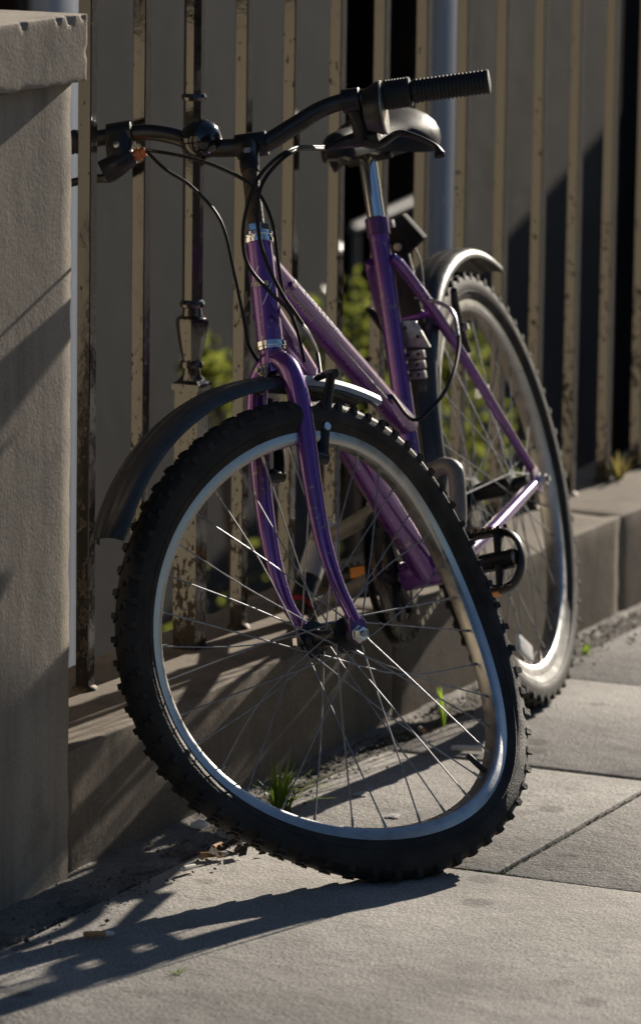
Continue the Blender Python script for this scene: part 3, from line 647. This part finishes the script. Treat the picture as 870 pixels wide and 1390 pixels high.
# mudguard bracket on the crown
mb = MB(); P0 = SF(.030, -.019, -.004); bx = FL; by = HDV*.95 - FF*.3
mb.box(P0 + by*.016, bx*.0078, by*.023, FF*.0012); mb.obj('guard_bracket', 'alloy', fork, bevel=.002)
mb = MB(); mb.box(P0 + by*.021 - FF*.0016, bx*.0022, by*.010, FF*.0004); mb.obj('slot_shade', 'leaf_and_hole_dark', fork)  # dark slab laid on for the shade inside the slot
MB().lathe(P0 + by*.003 - FF*.001, -FF, [(0, .0078), (.002, .0078), (.0025, .006), (.007, .006), (.0075, .0035), (.012, .0035)], 6).obj('bracket_bolt', 'dull_steel', fork, 20)

# --- front brake
def vbrake(base, up, out, fw, parent, flip):
    o = group('brake_arm', parent)
    return o
fb = group('front_brake')
for s in (-1, 1):
    mb = MB(); mb.tube([SF(.158, .028, .044*s), SF(.125, .034, .046*s), SF(.085, .040, .053*s), SF(.048, .042, .066*s)], [.0085, .0078, .0068, .0058], 10, 5, flat=(1.15, .8, tuple(FF))); mb.obj('arm', 'black_metal', fb)
    MB().lathe(SF(.160, .002, .045*s), FF, [(0, .0085), (.006, .0095), (.022, .0095), (.026, .0075), (.032, .0075), (.033, .004)], 14).obj('pivot', 'black_metal', fb)
    MB().lathe(SF(.118, .034, .056*s), -FL*s, [(0, .0055), (.006, .0055), (.0065, .003), (.016, .003), (.0165, .006), (.024, .006)], 10).obj('pad_bolt', 'alloy', fb)
    mb = MB(); mb.box(SF(.108, .030, .024*s), FL*.006, FF*.028, HDV*.0055); mb.obj('brake_pad', 'grip_rubber', fb, bevel=.002)
MB().tube([SF(.048, .046, -.066), SF(.046, .046, -.035), SF(.047, .046, .0), SF(.048, .045, .066)], .0012, 6, 4).obj('straddle_cable', 'spoke_steel', fb)
mb = MB(); mb.tube([SF(.049, .046, -.070), SF(.045, .046, -.050), SF(.046, .046, -.030)], [.006, .0052, .004], 10, 3); mb.obj('cable_anchor', 'black_metal', fb)

# --- wheels
WF = [-3.39, -9.56, 2.07, 28.76, 32.51, 8.58, 3.17]; WC = (-1.37, 2.34); WR = (-7.78, 6.66, -.40)
def warp(a): return (WF[0] + sum(WF[2*k-1]*math.cos(k*a) + WF[2*k]*math.sin(k*a) for k in (1, 2, 3))) / 1000
def front_pt(a, R, c):
    k = max(0., min(1., (R - .03)/.25)); k2 = k*k*(3-2*k)
    if R > .297: R += .012*math.exp(-(((a - rad(276) + math.pi) % (2*math.pi) - math.pi)/rad(17))**2)*(R - .297)/.035      # soft tyre settling on the slab
    q = axle(c + warp(a)*k2, R + (WR[0] + WR[1]*math.cos(2*a) + WR[2]*math.sin(2*a))/1000*k, a)
    return q + (HDV*WC[0] + FF*WC[1])/1000*k
def rear_pt(a, R, c): return Vector((R*math.cos(a), -c, RW + R*math.sin(a)))
TYRE = [(.2825, -.0128), (.288, -.0150), (.294, -.0185), (.302, -.0222), (.310, -.0232), (.3195, -.0216), (.3258, -.0150), (.3290, -.0075), (.3298, 0)]
TYRE = TYRE + [(r, -c) for r, c in TYRE[-2::-1]]
RIM = [(.2875, -.0145), (.2875, -.0127), (.2795, -.0127), (.2795, .0127), (.2875, .0127), (.2875, .0145), (.2780, .0145), (.2740, .0136), (.2708, .0112), (.2698, .0070), (.2694, 0), (.2698, -.0070), (.2708, -.0112), (.2740, -.0136), (.2780, -.0145)]
def wheel(name, pt, hubw, hubmat, seed, flip_knobs):
    rr = random.Random(seed); wh = group(name); NA = 144
    A = [2*math.pi*i/NA for i in range(NA)]
    mb = MB(); mb.grid([[pt(a, r, c) for r, c in TYRE] for a in A], True, False)
    def knob(a, da, r0, r1, c0, c1, lean=0., skew=0.):
        b = len(mb.v)
        for r, sh in ((r0 - .004, 1.0), (r1, .82)):
            for aa, cc in ((a - da*sh, c0), (a + da*sh, c0), (a + da*sh, c1), (a - da*sh, c1)):
                cm = (c0+c1)/2; mb.v.append(tuple(pt(aa + skew*(cc - cm), r, cm + (cc-cm)*sh + (lean if r == r1 else 0))))
        mb.f += [(b+4, b+5, b+6, b+7), (b, b+1, b+5, b+4), (b+1, b+2, b+6, b+5), (b+2, b+3, b+7, b+6), (b+3, b, b+4, b+7)]
    NK = 66 if name == 'front_wheel' else 58
    for i in range(NK):
        a = 2*math.pi*i/NK
        for s in (-1, 1):
            off = 0 if s < 0 else math.pi/NK
            big = i % 2
            knob(a + off, .0150 + rr.uniform(-.001, .001), .3205, .3260 + .0008*big + rr.uniform(-.0005, .0005), s*.0145, s*.0232, s*.0010)
            knob(a + off + .012, .0150, .3270, .3306, s*.0062, s*.0135, 0, s*2.0)
        knob(a + math.pi/NK*.5, .0135, .3290, .3322, -.0042, .0042)
    UPL = Vector((BX.z, BY.z, BZ.z)); mb.v = [tuple(Vector(v) + UPL*max(0., .0006 - BW(v).z)) for v in mb.v]
    mb.obj('tyre', 'tyre_rubber', wh, 32)
    mb = MB(); mb.grid([[pt(a, r, c) for r, c in RIM] for a in A], True, True); mb.obj('rim', 'rim_alloy', wh, 38)
    # bead line moulding
    for s in (-1, 1):
        mb = MB(); mb.tube([pt(a, .2985, s*.0205) for a in A[::2]], .0009, 5, 0, True); mb.obj('sidewall_ridge', 'tyre_rubber', wh, 60)
    NS = 36; fr = .0205
    for i in range(NS):
        side = -1 if i % 2 == 0 else 1; j = i // 2; lead = 1 if j % 2 == 0 else -1
        ar = 2*math.pi*(i + .5)/NS; ah = ar + lead*rad(66)
        p0 = pt(ah, fr, side*hubw); p1 = pt(ar, .2706, side*.002)
        bow = rr.choice((0, 0, rr.uniform(-.004, .004), rr.uniform(-.009, .009)))
        if name == 'front_wheel' and i in (3, 22, 7, 35, 18): bow = (.018, -.018, .012, -.022, .015)[(3, 22, 7, 35, 18).index(i)]
        mid = (p0 + p1)/2 + (pt(ar + .5, .15, 0) - pt(ar, .15, 0)).normalized()*bow
        mb = MB(); mb.tube([p0, mid, p1], .00105, 6, 4 if bow else 0)
        mb.obj('spoke', 'spoke_steel', wh)
        d = (p1 - p0).normalized(); mb = MB(); mb.tube([p1 - d*.013, p1 + d*.001], [.0017, .0021], 6); mb.obj('nipple', 'dull_steel', wh)
    return wh
fw = wheel('front_wheel', front_pt, .034, 'black_metal', 1, 0)
rw = wheel('rear_wheel', rear_pt, .030, 'black_metal', 2, 0)
fw['label'] = 'front wheel with its rim buckled into a saddle shape'
# front hub
ax = (axle(.06) - axle(-.06)).normalized(); o = axle(0)
MB().lathe(o - ax*.040, ax, [(0, .013), (.004, .024), (.0075, .0245), (.009, .016), (.015, .0115), (.065, .0115), (.071, .016), (.0725, .0245), (.076, .024), (.080, .013)], 24).obj('hub', 'black_metal', fw)
MB().lathe(o - ax*.072, ax, [(0, .0045), (.144, .0045)], 12).obj('axle', 'dull_steel', fw)
for s in (-1, 1):
    MB().lathe(o + ax*s*.0565, ax*s, [(0, .0115), (.0015, .0115), (.002, .0095), (.0105, .0092), (.011, .006)], 6).obj('axle_nut', 'alloy', fw, 20)
    MB().lathe(o + ax*s*.041, ax*s, [(0, .0095), (.011, .0105)], 14).obj('cone_nut', 'dull_steel', fw)
va = rad(318)
MB().tube([front_pt(va, .270, 0), front_pt(va, .238, 0)], [.0042, .0038], 10).obj('valve', 'grip_rubber', fw)
# rear hub, sprockets, nut, spoke reflector
MB().lathe((0, -.045, RW), (0, 1, 0), [(0, .014), (.006, .014), (.012, .0255), (.016, .0255), (.018, .014), (.064, .014), (.070, .0255), (.0745, .0255), (.077, .012), (.098, .012)], 22).obj('hub', 'black_metal', rw)
MB().lathe((0, -.084, RW), (0, 1, 0), [(0, .0048), (.170, .0048)], 10).obj('axle', 'dull_steel', rw)
for s in (-1, 1): MB().lathe((0, .0705*s, RW), (0, s, 0), [(0, .0125), (.0015, .0125), (.002, .0095), (.0105, .0092), (.011, .006)], 6).obj('axle_nut', 'alloy', rw, 20)
for k in range(6):
    r = .052 - k*.0062; mb = MB(); n = int(r*2*math.pi/.0127); pr = []
    for i in range(n*2): a = math.pi*i/n; q = r + (.003 if i % 2 else -.003); pr.append((q*math.cos(a), -.040 - k*.0045, RW + q*math.sin(a)))
    mb.prism(pr, (0, -.002, 0)).obj('sprocket', 'chain_steel', rw, 20)
def rpt(a, R, c): return rear_pt(a, R, c)
ra = math.atan2(.107 - RW, .128); rc = Vector((.128, .026, .107))
mb = MB(); e1 = Vector((math.cos(ra), 0, math.sin(ra))); e2 = Vector((-math.sin(ra), 0, math.cos(ra)))
mb.box(rc, e1*.013, e2*.030, Vector((0, .004, 0))); mb.obj('spoke_reflector', 'reflector_clear', rw, bevel=.003)

# --- mudguards
def guard(name, fn, a0, a1, n, wd, rise, mt, parent=bike, rib=True):
    g = group(name, parent); rows = []; A = [a0 + (a1-a0)*i/n for i in range(n+1)]
    sec = [(-1, -.0125), (-.96, -.006), (-.8, .0005), (-.5, .0035), (-.30, .0042), (-.27, .0052), (-.22, .0052), (-.18, .0044), (0, .005), (.18, .0044), (.22, .0052), (.27, .0052), (.30, .0042), (.5, .0035), (.8, .0005), (.96, -.006), (1, -.0125)]
    for i, a in enumerate(A):
        q = i/n; e = min(1., min(q, 1-q)/.03); w_ = wd*(.80 + .20*e)
        top = [fn(a, rise(q) + h, s*w_) for s, h in sec]; bot = [fn(a, rise(q) + h - .0018, s*w_*.97) for s, h in sec[::-1]]
        rows.append(top + bot)
    mb = MB(); mb.grid(rows, False, True); mb.cap(rows[0]); mb.cap(rows[-1]); mb.obj('blade', mt, g, 50); return g
def fguard_pt(a, R, c): return axle(c, R, a)
fg = guard('front_mudguard', fguard_pt, rad(71), rad(163), 56, .032, lambda q: .3475 + .004*q + .038*max(0, q-.25)**1.6, 'guard_plastic')
MB().tube([axle(0, .357, rad(100)), axle(0, .372, rad(98)), SF(.035, -.012, 0)], [.004, .004, .004], 8).obj('fixing_stub', 'dull_steel', fg)
mb = MB(); rows = []
for i in range(25):
    a = rad(71.3 + 24*i/24); rows.append([axle(c, .3475 + .0035 + (h), a) for c, h in ((-.0328, -.0130), (-.0332, -.006), (-.0280, .0012), (-.0280, .0002), (-.0320, -.006), (-.0317, -.0130))])
mb.grid(rows, False, True); mb.cap(rows[0]); mb.cap(rows[-1]); mb.obj('edge_trim', 'lock_grey', fg)
rg = guard('rear_mudguard', rear_pt, rad(8), rad(126), 64, .034, lambda q: .352 + .006*q + .075*max(0, q-.62)**1.5, 'guard_plastic')

# --- rear brake, cable
rb = group('rear_brake')
for s in (-1, 1):
    MB().lathe((.165, .046*s, .545), (-.82, 0, .57), [(0, .0085), (.02, .0085), (.024, .005)], 12).obj('pivot', 'black_metal', rb)
    MB().tube([(.150, .048*s, .556), (.168, .052*s, .590), (.192, .060*s, .630), (.205, .066*s, .652)], [.0078, .0068, .006, .005], 10, 4).obj('arm', 'black_metal', rb)
    MB().lathe((.172, .062*s, .593), (0, -s, 0), [(-.004, .0055), (.004, .0055), (.0045, .003), (.014, .003)], 10).obj('pad_bolt', 'dull_steel', rb)
MB().tube([(.262, .059, .639), (.240, .030, .650), (.225, .0, .655), (.205, -.066, .652)], .0012, 6, 3).obj('straddle_cable', 'spoke_steel', rb)
def cable(pts, r=.0026, mt='cable_housing', name='cable', sub=6): return MB().tube(pts, r, 8, sub).obj(name, mt, bike, 60)
cable([TT0.lerp(TT1, .80) + Vector((0, .018, -.004)), (.494, .051, .505), (.457, .075, .516), (.402, .091, .542), (.332, .092, .580), (.305, .088, .607)], .0028)['label'] = 'rear brake cable looping from the top tube to the seat stay'
cable([(.318, .090, .594), (.298, .086, .615), (.283, .078, .630), (.268, .062, .640), (.250, .040, .648)], .0031, 'alloy', 'brake_noodle')
# bar cables
cable([SB(-.309, BFX-.010, .142), (.877, -.085, .930), (.915, -.041, .900), (.933, -.008, .850), (.937, -.005, .781), (.921, -.012, .721), (.912, -.017, .684), (.880, -.020, .656)], .0023)
cable([SB(-.312, BFX-.004, .142), (.890, -.052, .942), (.924, .006, .917), (.930, .046, .883), (.926, .058, .836), (.905, .046, .777), (.880, .036, .737), (.845, .030, .700)], .0025)
cable([SB(-.290, BFX+.037, -.092), (.917, .103, .921), (.947, .066, .900), (.961, .044, .867), (.963, .027, .827), (.955, .022, .788), (.926, .032, .748), (.878, .036, .715), (.842, .030, .682), (.818, .022, .640)], .0025)
cable([SB(-.287, BFX+.037, -.092), (.916, .107, .918), (.944, .075, .898), (.958, .057, .869), (.952, .045, .822), (.930, .040, .782), (.898, .040, .737), (.865, .040, .709), (.833, .042, .674), (.815, .041, .648), SF(.045, .046, -.040)], .0026)
cable([(.853, .042, .690), (.835, .042, .676), (.815, .041, .648), (.806, .036, .628), SF(.045, .046, -.032)], .0030, 'alloy', 'brake_noodle')
cable([TT0.lerp(TT1, .10) + Vector((0, .012, -.016)), TT0.lerp(TT1, .80) + Vector((0, .014, -.014))], .0009, 'spoke_steel', 'inner_cable', 0)
for s_ in (.12, .80): MB().lathe(TT0.lerp(TT1, s_) + Vector((0, .015, -.010)), TD, [(-.006, .0042), (.006, .0042)], 10).obj('cable_stop', 'purple_dull', frame)

# --- drivetrain
cr = group('chainset')
mb = MB(); n = 44; out = []; R0 = .0885
for i in range(n*2): a = math.pi*i/n; q = R0 + (.0035 if i % 2 else -.0035); out.append((BB.x + q*math.cos(a), -.046, BB.z + q*math.sin(a)))
inn = [(BB.x + .062*math.cos(math.pi*i/n), -.046, BB.z + .062*math.sin(math.pi*i/n)) for i in range(n*2)]
mb.grid([out, inn, [(x, -.049, z) for x, y, z in inn], [(x, -.049, z) for x, y, z in out]], True, True); mb.obj('chainring', 'chain_steel', cr, 30)
mb = MB(); mb.lathe(BB + Vector((0, -.060, 0)), (0, 1, 0), [(0, .1), (.002, .1), (.002, .072), (0, .072), (0, .1)], 48, caps=False); mb.obj('chain_guard_ring', 'black_plastic', cr)
mb = MB()
for k in range(5):
    a = .3 + k*2*math.pi/5; d = Vector((math.cos(a), 0, math.sin(a))); mb.tube([BB + Vector((0, -.052, 0)), BB + Vector((0, -.050, 0)) + d*.068], [.011, .007], 8)
mb.obj('spider', 'black_metal', cr)
MB().lathe(BB - Vector((0, .060, 0)), (0, 1, 0), [(0, .013), (.012, .013), (.012, .0085), (.116, .0085), (.116, .013), (.128, .013)], 16).obj('spindle', 'dull_steel', cr)
LP, RP = Vector((.592, .083, .300)), Vector((.258, -.083, .266))
for q, s in ((LP, 1), (RP, -1)):
    b = BB + Vector((0, .062*s, 0)); MB().tube([b, b.lerp(q, .5) + Vector((0, .006*s, 0)), q], [.0155, .0125, .013], 12, 4, flat=(1, .62, (0, 0, 1))).obj('crank_arm', 'black_metal', cr)
def pedal(q, s, rot):
    p = group('pedal'); c = q + Vector((0, .056*s, 0)); ca, sa = math.cos(rot), math.sin(rot)
    X = Vector((ca, 0, sa)); Z = Vector((-sa, 0, ca)); Y = Vector((0, s, 0))
    mb = MB(); loop = []
    for (x, y) in ((-.036, -.040), (-.043, -.030), (-.044, .010), (-.040, .030), (-.028, .043), (-.010, .049), (.010, .049), (.028, .043), (.040, .030), (.044, .010), (.043, -.030), (.036, -.040)): loop.append(c + X*x + Y*y)
    mb.tube(loop, .0048, 8, 3, True, flat=(2.5, 1., tuple(Z))); mb.obj('cage', 'black_metal', p, 40)
    mb = MB(); mb.tube([q, c - Y*.03, c + Y*.038], [.009, .0125, .0140], 12); mb.obj('barrel', 'black_metal', p)
    mb = MB()
    for y in (-.026, .018): mb.box(c + Y*y, X*.042, Y*.0055, Z*.0095)
    mb.obj('cross_web', 'black_metal', p, bevel=.002)
    mb = MB(); mb.lathe(c + Y*.036, Y, [(0, .0125), (.006, .0125), (.009, .008)], 14); mb.obj('end_cap', 'dull_steel', p)
    for k in (-1, 1):
        mb = MB(); mb.box(c + X*k*.0475 - Y*.006, X*.0022, Y*.020, Z*.008); mb.obj('reflector', 'reflector_orange', p, bevel=.001)
    mb = MB()
    for k in range(7):
        for kx in (-1, 1): mb.box(c + X*kx*.0435 + Y*(-.030 + k*.0105) + Z*.0145, X*.0018, Y*.0026, Z*.0025)
    mb.obj('teeth', 'black_metal', p)['kind'] = 'stuff'
pedal(LP, 1, rad(-58)); pedal(RP, -1, rad(25))
mb = MB()                                   # chain: upper and lower run and the wrap round the ring
def run(a, b):
    a, b = Vector(a), Vector(b); n = int((b-a).length/.0127); d = (b-a).normalized(); u_ = Vector((0, 1, 0)).cross(d)
    for i in range(n): mb.box(a + d*(i+.5)*.0127, d*.0074, Vector((0, .0030 if i % 2 else .0018, 0)), u_*.0042)
run((.425, -.0475, .371), (.0, -.0545, .371)); run((.425, -.0475, .194), (.03, -.0545, .250)); run((.03, -.0545, .25), (-.005, -.0545, .20))
for i in range(22):
    a = -math.pi/2 + i*math.pi/21; c = BB + Vector((math.cos(a)*.0885, -.0475, math.sin(a)*.0885)); t_ = Vector((-math.sin(a), 0, math.cos(a))); r_ = Vector((math.cos(a), 0, math.sin(a)))
    mb.box(c, t_*.0074, Vector((0, .0030 if i % 2 else .0018, 0)), r_*.0042)
mb.obj('chain', 'chain_steel', bike)
rd = group('rear_derailleur')
MB().tube([(.0, -.078, .310), (.022, -.076, .275), (.024, -.062, .255)], [.009, .012, .009], 10, 3).obj('body', 'black_metal', rd)
mb = MB(); mb.box((.012, -.0635, .225), (.010, 0, 0), (0, .0012, 0), (.012, 0, .038)); mb.box((.012, -.046, .225), (.010, 0, 0), (0, .0012, 0), (.012, 0, .038)); mb.obj('cage', 'black_metal', rd)
for q in ((.026, .252), (-.002, .198)): MB().lathe((q[0], -.0595, q[1]), (0, 1, 0), [(0, .017), (.009, .017)], 14).obj('jockey_wheel', 'black_plastic', rd)

# --- lamp bracket and perforated plate behind the seat tube
lb = group('lamp_bracket')
X_ = Vector((-.28, .96, 0)); 
mb = MB(); c = Vector((.222, .018, .745)); e1 = (Vector((0, .86, .50))).normalized(); e2 = Vector((0, -.5, .86)); 
mb.box(c, e1*.022, e2*.024, Vector((.012, 0, 0))); mb.obj('lamp_head', 'matte_black', lb, bevel=.004)
MB().lathe(c + Vector((.0125, -.010, -.014)), (1, 0, 0), [(0, .006), (.0015, .006), (.002, .0025)], 14).obj('screw', 'dull_steel', lb)
mb = MB(); mb.box((.226, .004, .672), (.006, 0, 0), (0, .016, 0), (0, 0, .062)); mb.obj('mounting_plate', 'black_metal', lb, bevel=.002)
mb = MB(); mb.tube([(.222, .027, .735), (.214, .030, .70), (.222, .028, .66), (.225, .038, .625)], .0014, 6, 4); mb.obj('wire', 'alloy', lb)
pp = group('perforated_plate')
mb = MB(); mb.box((.312, .022, .610), (.003, 0, .0), (-.002, .0165, -.004), (.001, -.006, .021)); mb.obj('upper_plate', 'dull_steel', pp, bevel=.0012)
for k in range(3):
    mb = MB(); mb.box((.315, .0185 - .0025*k, .580 - k*.0145), (.005, 0, .0), (0, .0165, -.002), (0, 0, .0056)); mb.obj('step', 'dull_steel', pp, bevel=.001)
for k, (x, y, z) in enumerate(((.3155, .016, .620), (.3155, .031, .604), (.3205, .027, .580), (.3205, .011, .581), (.3205, .022, .5655), (.3205, .008, .5525), (.3205, .021, .551))):
    MB().lathe((x, y, z), (1, 0, 0), [(-.0005, .0027), (.0006, .0027)], 10).obj('hole_shade', 'leaf_and_hole_dark', pp)  # dark discs laid on for the shade inside the holes

# ------------------------------------------------------------------ D-lock round the seat tube and a railing bar
lock = thing('bicycle_lock', 'dark U-shaped bicycle lock round the seat tube and railing bar', 'lock', BW((.25, -.21, .30)))
def LK(p): return BW(p) - lock.location
up = [(.222, -.222, .330), (.262, -.150, .350), (.335, -.040, .391), (.382, .025, .417), (.394, .050, .423), (.400, .063, .417), (.406, .067, .404), (.424, .062, .352), (.428, .054, .334), (.420, .035, .322), (.385, -.040, .300), (.330, -.140, .268), (.283, -.232, .240)]
MB().tube([LK(q) for q in up], .0122, 14, 5).obj('shackle', 'lock_sleeve', lock, 60)
MB().tube([LK(q) for q in ((.372, .011, .411), (.384, .028, .4185))], .0128, 14).obj('sleeve_end', 'lock_grey', lock)
a, b = LK((.190, -.210, .351)), LK((.315, -.240, .248)); ax = b - a; L = ax.length
MB().lathe(a, ax, [(0, .014), (.003, .018), (L*.62, .018), (L*.63, .0165)], 20).obj('crossbar', 'lock_grey', lock)
MB().lathe(a + ax*.63, ax, [(0, .0172), (L*.33, .0172), (L*.36, .013)], 20).obj('crossbar_end', 'black_plastic', lock)
MB().lathe(a + ax*.90, ax, [(0, .0178), (.008, .0178)], 20).obj('crossbar_ring', 'red_plastic', lock)

# ------------------------------------------------------------------ litter and weeds
def butt(t, d, yaw, L, label, filt=.4, r=.0039):
    b = thing('cigarette_butt', label, 'cigarette butt', W(t, d, r + .0025), 'cigarette butts on the pavement'); v = Vector((math.cos(yaw), math.sin(yaw), rnd.uniform(-.05, .05)))
    if filt > 0: MB().tube([-v*L*.5, -v*L*(.5-filt)], r, 10).obj('filter', 'butt_filter', b)
    if filt < 1: MB().tube([-v*L*(.5-filt), v*L*.3, v*L*.5], [r*.98, r*.95, r*.75], 10).obj('paper', 'butt_paper', b)
butt(5.363, -2.662, .9, .022, 'white cigarette end lying in a patch of sun by the pillar', 0)
butt(5.440, -2.665, .25, .036, 'tan cigarette filter under the buckled tyre beside dry leaves', .8)
butt(5.480, -2.680, 1.2, .026, 'short tan cigarette filter leaning against another one', 1.)
butt(5.022, -2.615, .35, .038, 'brown cigarette butt in the crack at the pillar foot', .7)
butt(6.159, -2.614, 2.9, .046, 'long white cigarette end lying inside the wheel shadow', 0, .0045)
butt(6.241, -2.722, 1.9, .020, 'stubby white cigarette end standing by the kerb wall', .3)
for (t, d, s, lb_) in ((5.858, -2.644, .018, 'flattened grey-white chewing gum nearer the grass tuft'), (5.763, -2.552, .016, 'small white scrap of gum on the sunlit slab')):
    mb = MB(); rows = []
    for h, k in ((.0004, .85), (.0012, .65), (.0016, .3)): rows.append([W(t + math.cos(j*.63)*s*k*(1 + .35*math.sin(j*2.3)), d + math.sin(j*.63)*s*.7*k*(1 + .3*math.cos(j*1.7)), h) for j in range(10)])
    mb.grid(rows, False, True); mb.cap(rows[-1]); tag(mb.obj('chewing_gum', 'gum', None, origin=W(t, d, 0)), lb_, 'gum')
mb = MB(); sbox(mb, -.013, .013, -.009, .009, 0, .007); o = mb.obj('paper_scrap', 'butt_paper', None, bevel=.002); o.location = W(5.572, -2.750, .004); tag(o, 'crumpled bluish paper scrap in the corner under the tyre', 'litter')
mb = MB()
for i in range(26):
    c = W(5.50 + rnd.gauss(0, .035), -2.665 + rnd.gauss(0, .02), rnd.uniform(.002, .010)); a = rnd.random()*6; L = rnd.uniform(.006, .014); x = Vector((math.cos(a), math.sin(a), rnd.uniform(-.4, .4)))*L; y = Vector((-math.sin(a), math.cos(a), rnd.uniform(-.6, .6)))*L*.5
    mb.cap([c - x, c - y, c + x, c + y + Vector((0, 0, .003))])
o = mb.obj('dead_leaves', 'leaf_and_hole_dark', None, 1); o['kind'] = 'stuff'; tag(o, 'dry brown leaf crumbs under the buckled tyre', 'leaves')
def tuft(t, d, z, n, h, spread, label, mt='grass_blade', lean=(0, 0), seed=1, name='grass_tuft', wd=.0022):
    rr = random.Random(seed); mb = MB(); base = W(t, d, z)
    for i in range(n):
        a = rr.uniform(0, 6.283); q = rr.random()**.7*spread*.25; L = h*rr.uniform(.45, 1.1); out = rr.uniform(.1, 1)*spread
        p0 = Vector((math.cos(a)*q, math.sin(a)*q, -.004)); dr = Vector((math.cos(a), math.sin(a), 0)) + Vector((lean[0], lean[1], 0)); sv = Vector((-dr.y, dr.x, 0)).normalized()
        rows = []
        for k in range(6):
            u_ = k/5; c = p0 + dr*out*u_**2 + Vector((0, 0, L*(u_ - .32*u_**3*min(1.4, out/h*1.4)))); w_ = wd*(1-u_)**.6*rr.uniform(.9, 1.1) + .0001
            rows.append([c - sv*w_, c + Vector((0, 0, -.0004)), c + sv*w_])
        mb.grid(rows)
    o = mb.obj(name, mt, None, 60); o.location = base
    return tag(o, label, 'grass')
tuft(5.705, -2.695, 0, 64, .088, .055, 'lush bright green grass tuft seen through the buckled wheel', seed=2, lean=(.35, -.15), wd=.0026)
tuft(6.300, -2.715, 0, 9, .075, .018, 'thin upright green weed at the foot of the kerb wall', seed=3)
tuft(6.847, -2.800, 0, 14, .05, .03, 'small weed behind the rear wheel at the kerb foot', seed=4)
tuft(6.897, -2.727, 0, 14, .022, .022, 'tiny green sprout in the pavement beyond the rear tyre', seed=5)
tuft(7.53, -2.925, KERB_H, 26, .06, .045, 'yellowing grass clump growing on the kerb between railing bars', 'dry_grass', seed=6)
tuft(7.70, -2.92, KERB_H, 16, .045, .04, 'short dry grass at the far end of the kerb', 'dry_grass', seed=8)
tuft(4.93, -2.46, 0, 8, .016, .015, 'tiny sprout in the slab by the pavement edge', seed=9)
mb = MB()                                   # moss crumbs in the joints: nobody could count them
def crumb(c, s):
    a = rnd.random()*3; x = Vector((math.cos(a), math.sin(a), 0))*s; y = Vector((-math.sin(a), math.cos(a), 0))*s*rnd.uniform(.6, 1); z = Vector((0, 0, s*.7)); b = len(mb.v)
    mb.v += [tuple(c+x), tuple(c-x), tuple(c+y), tuple(c-y), tuple(c+z)]; mb.f += [(b, b+2, b+4), (b+2, b+1, b+4), (b+1, b+3, b+4), (b+3, b, b+4)]
for i in range(150): crumb(W(5.549 + rnd.gauss(0, .0035), -2.295 + rnd.gauss(0, .028), -.003), rnd.uniform(.0012, .0034))
for i in range(240): crumb(W(5.56 + rnd.random()**1.4*.9, -2.3085 + rnd.gauss(0, .0022), -.005), rnd.uniform(.0010, .0026))
o = mb.obj('moss', 'moss', None, 1); o['kind'] = 'stuff'; tag(o, 'crumbs of moss in the slab joints beside the buckled tyre', 'moss')
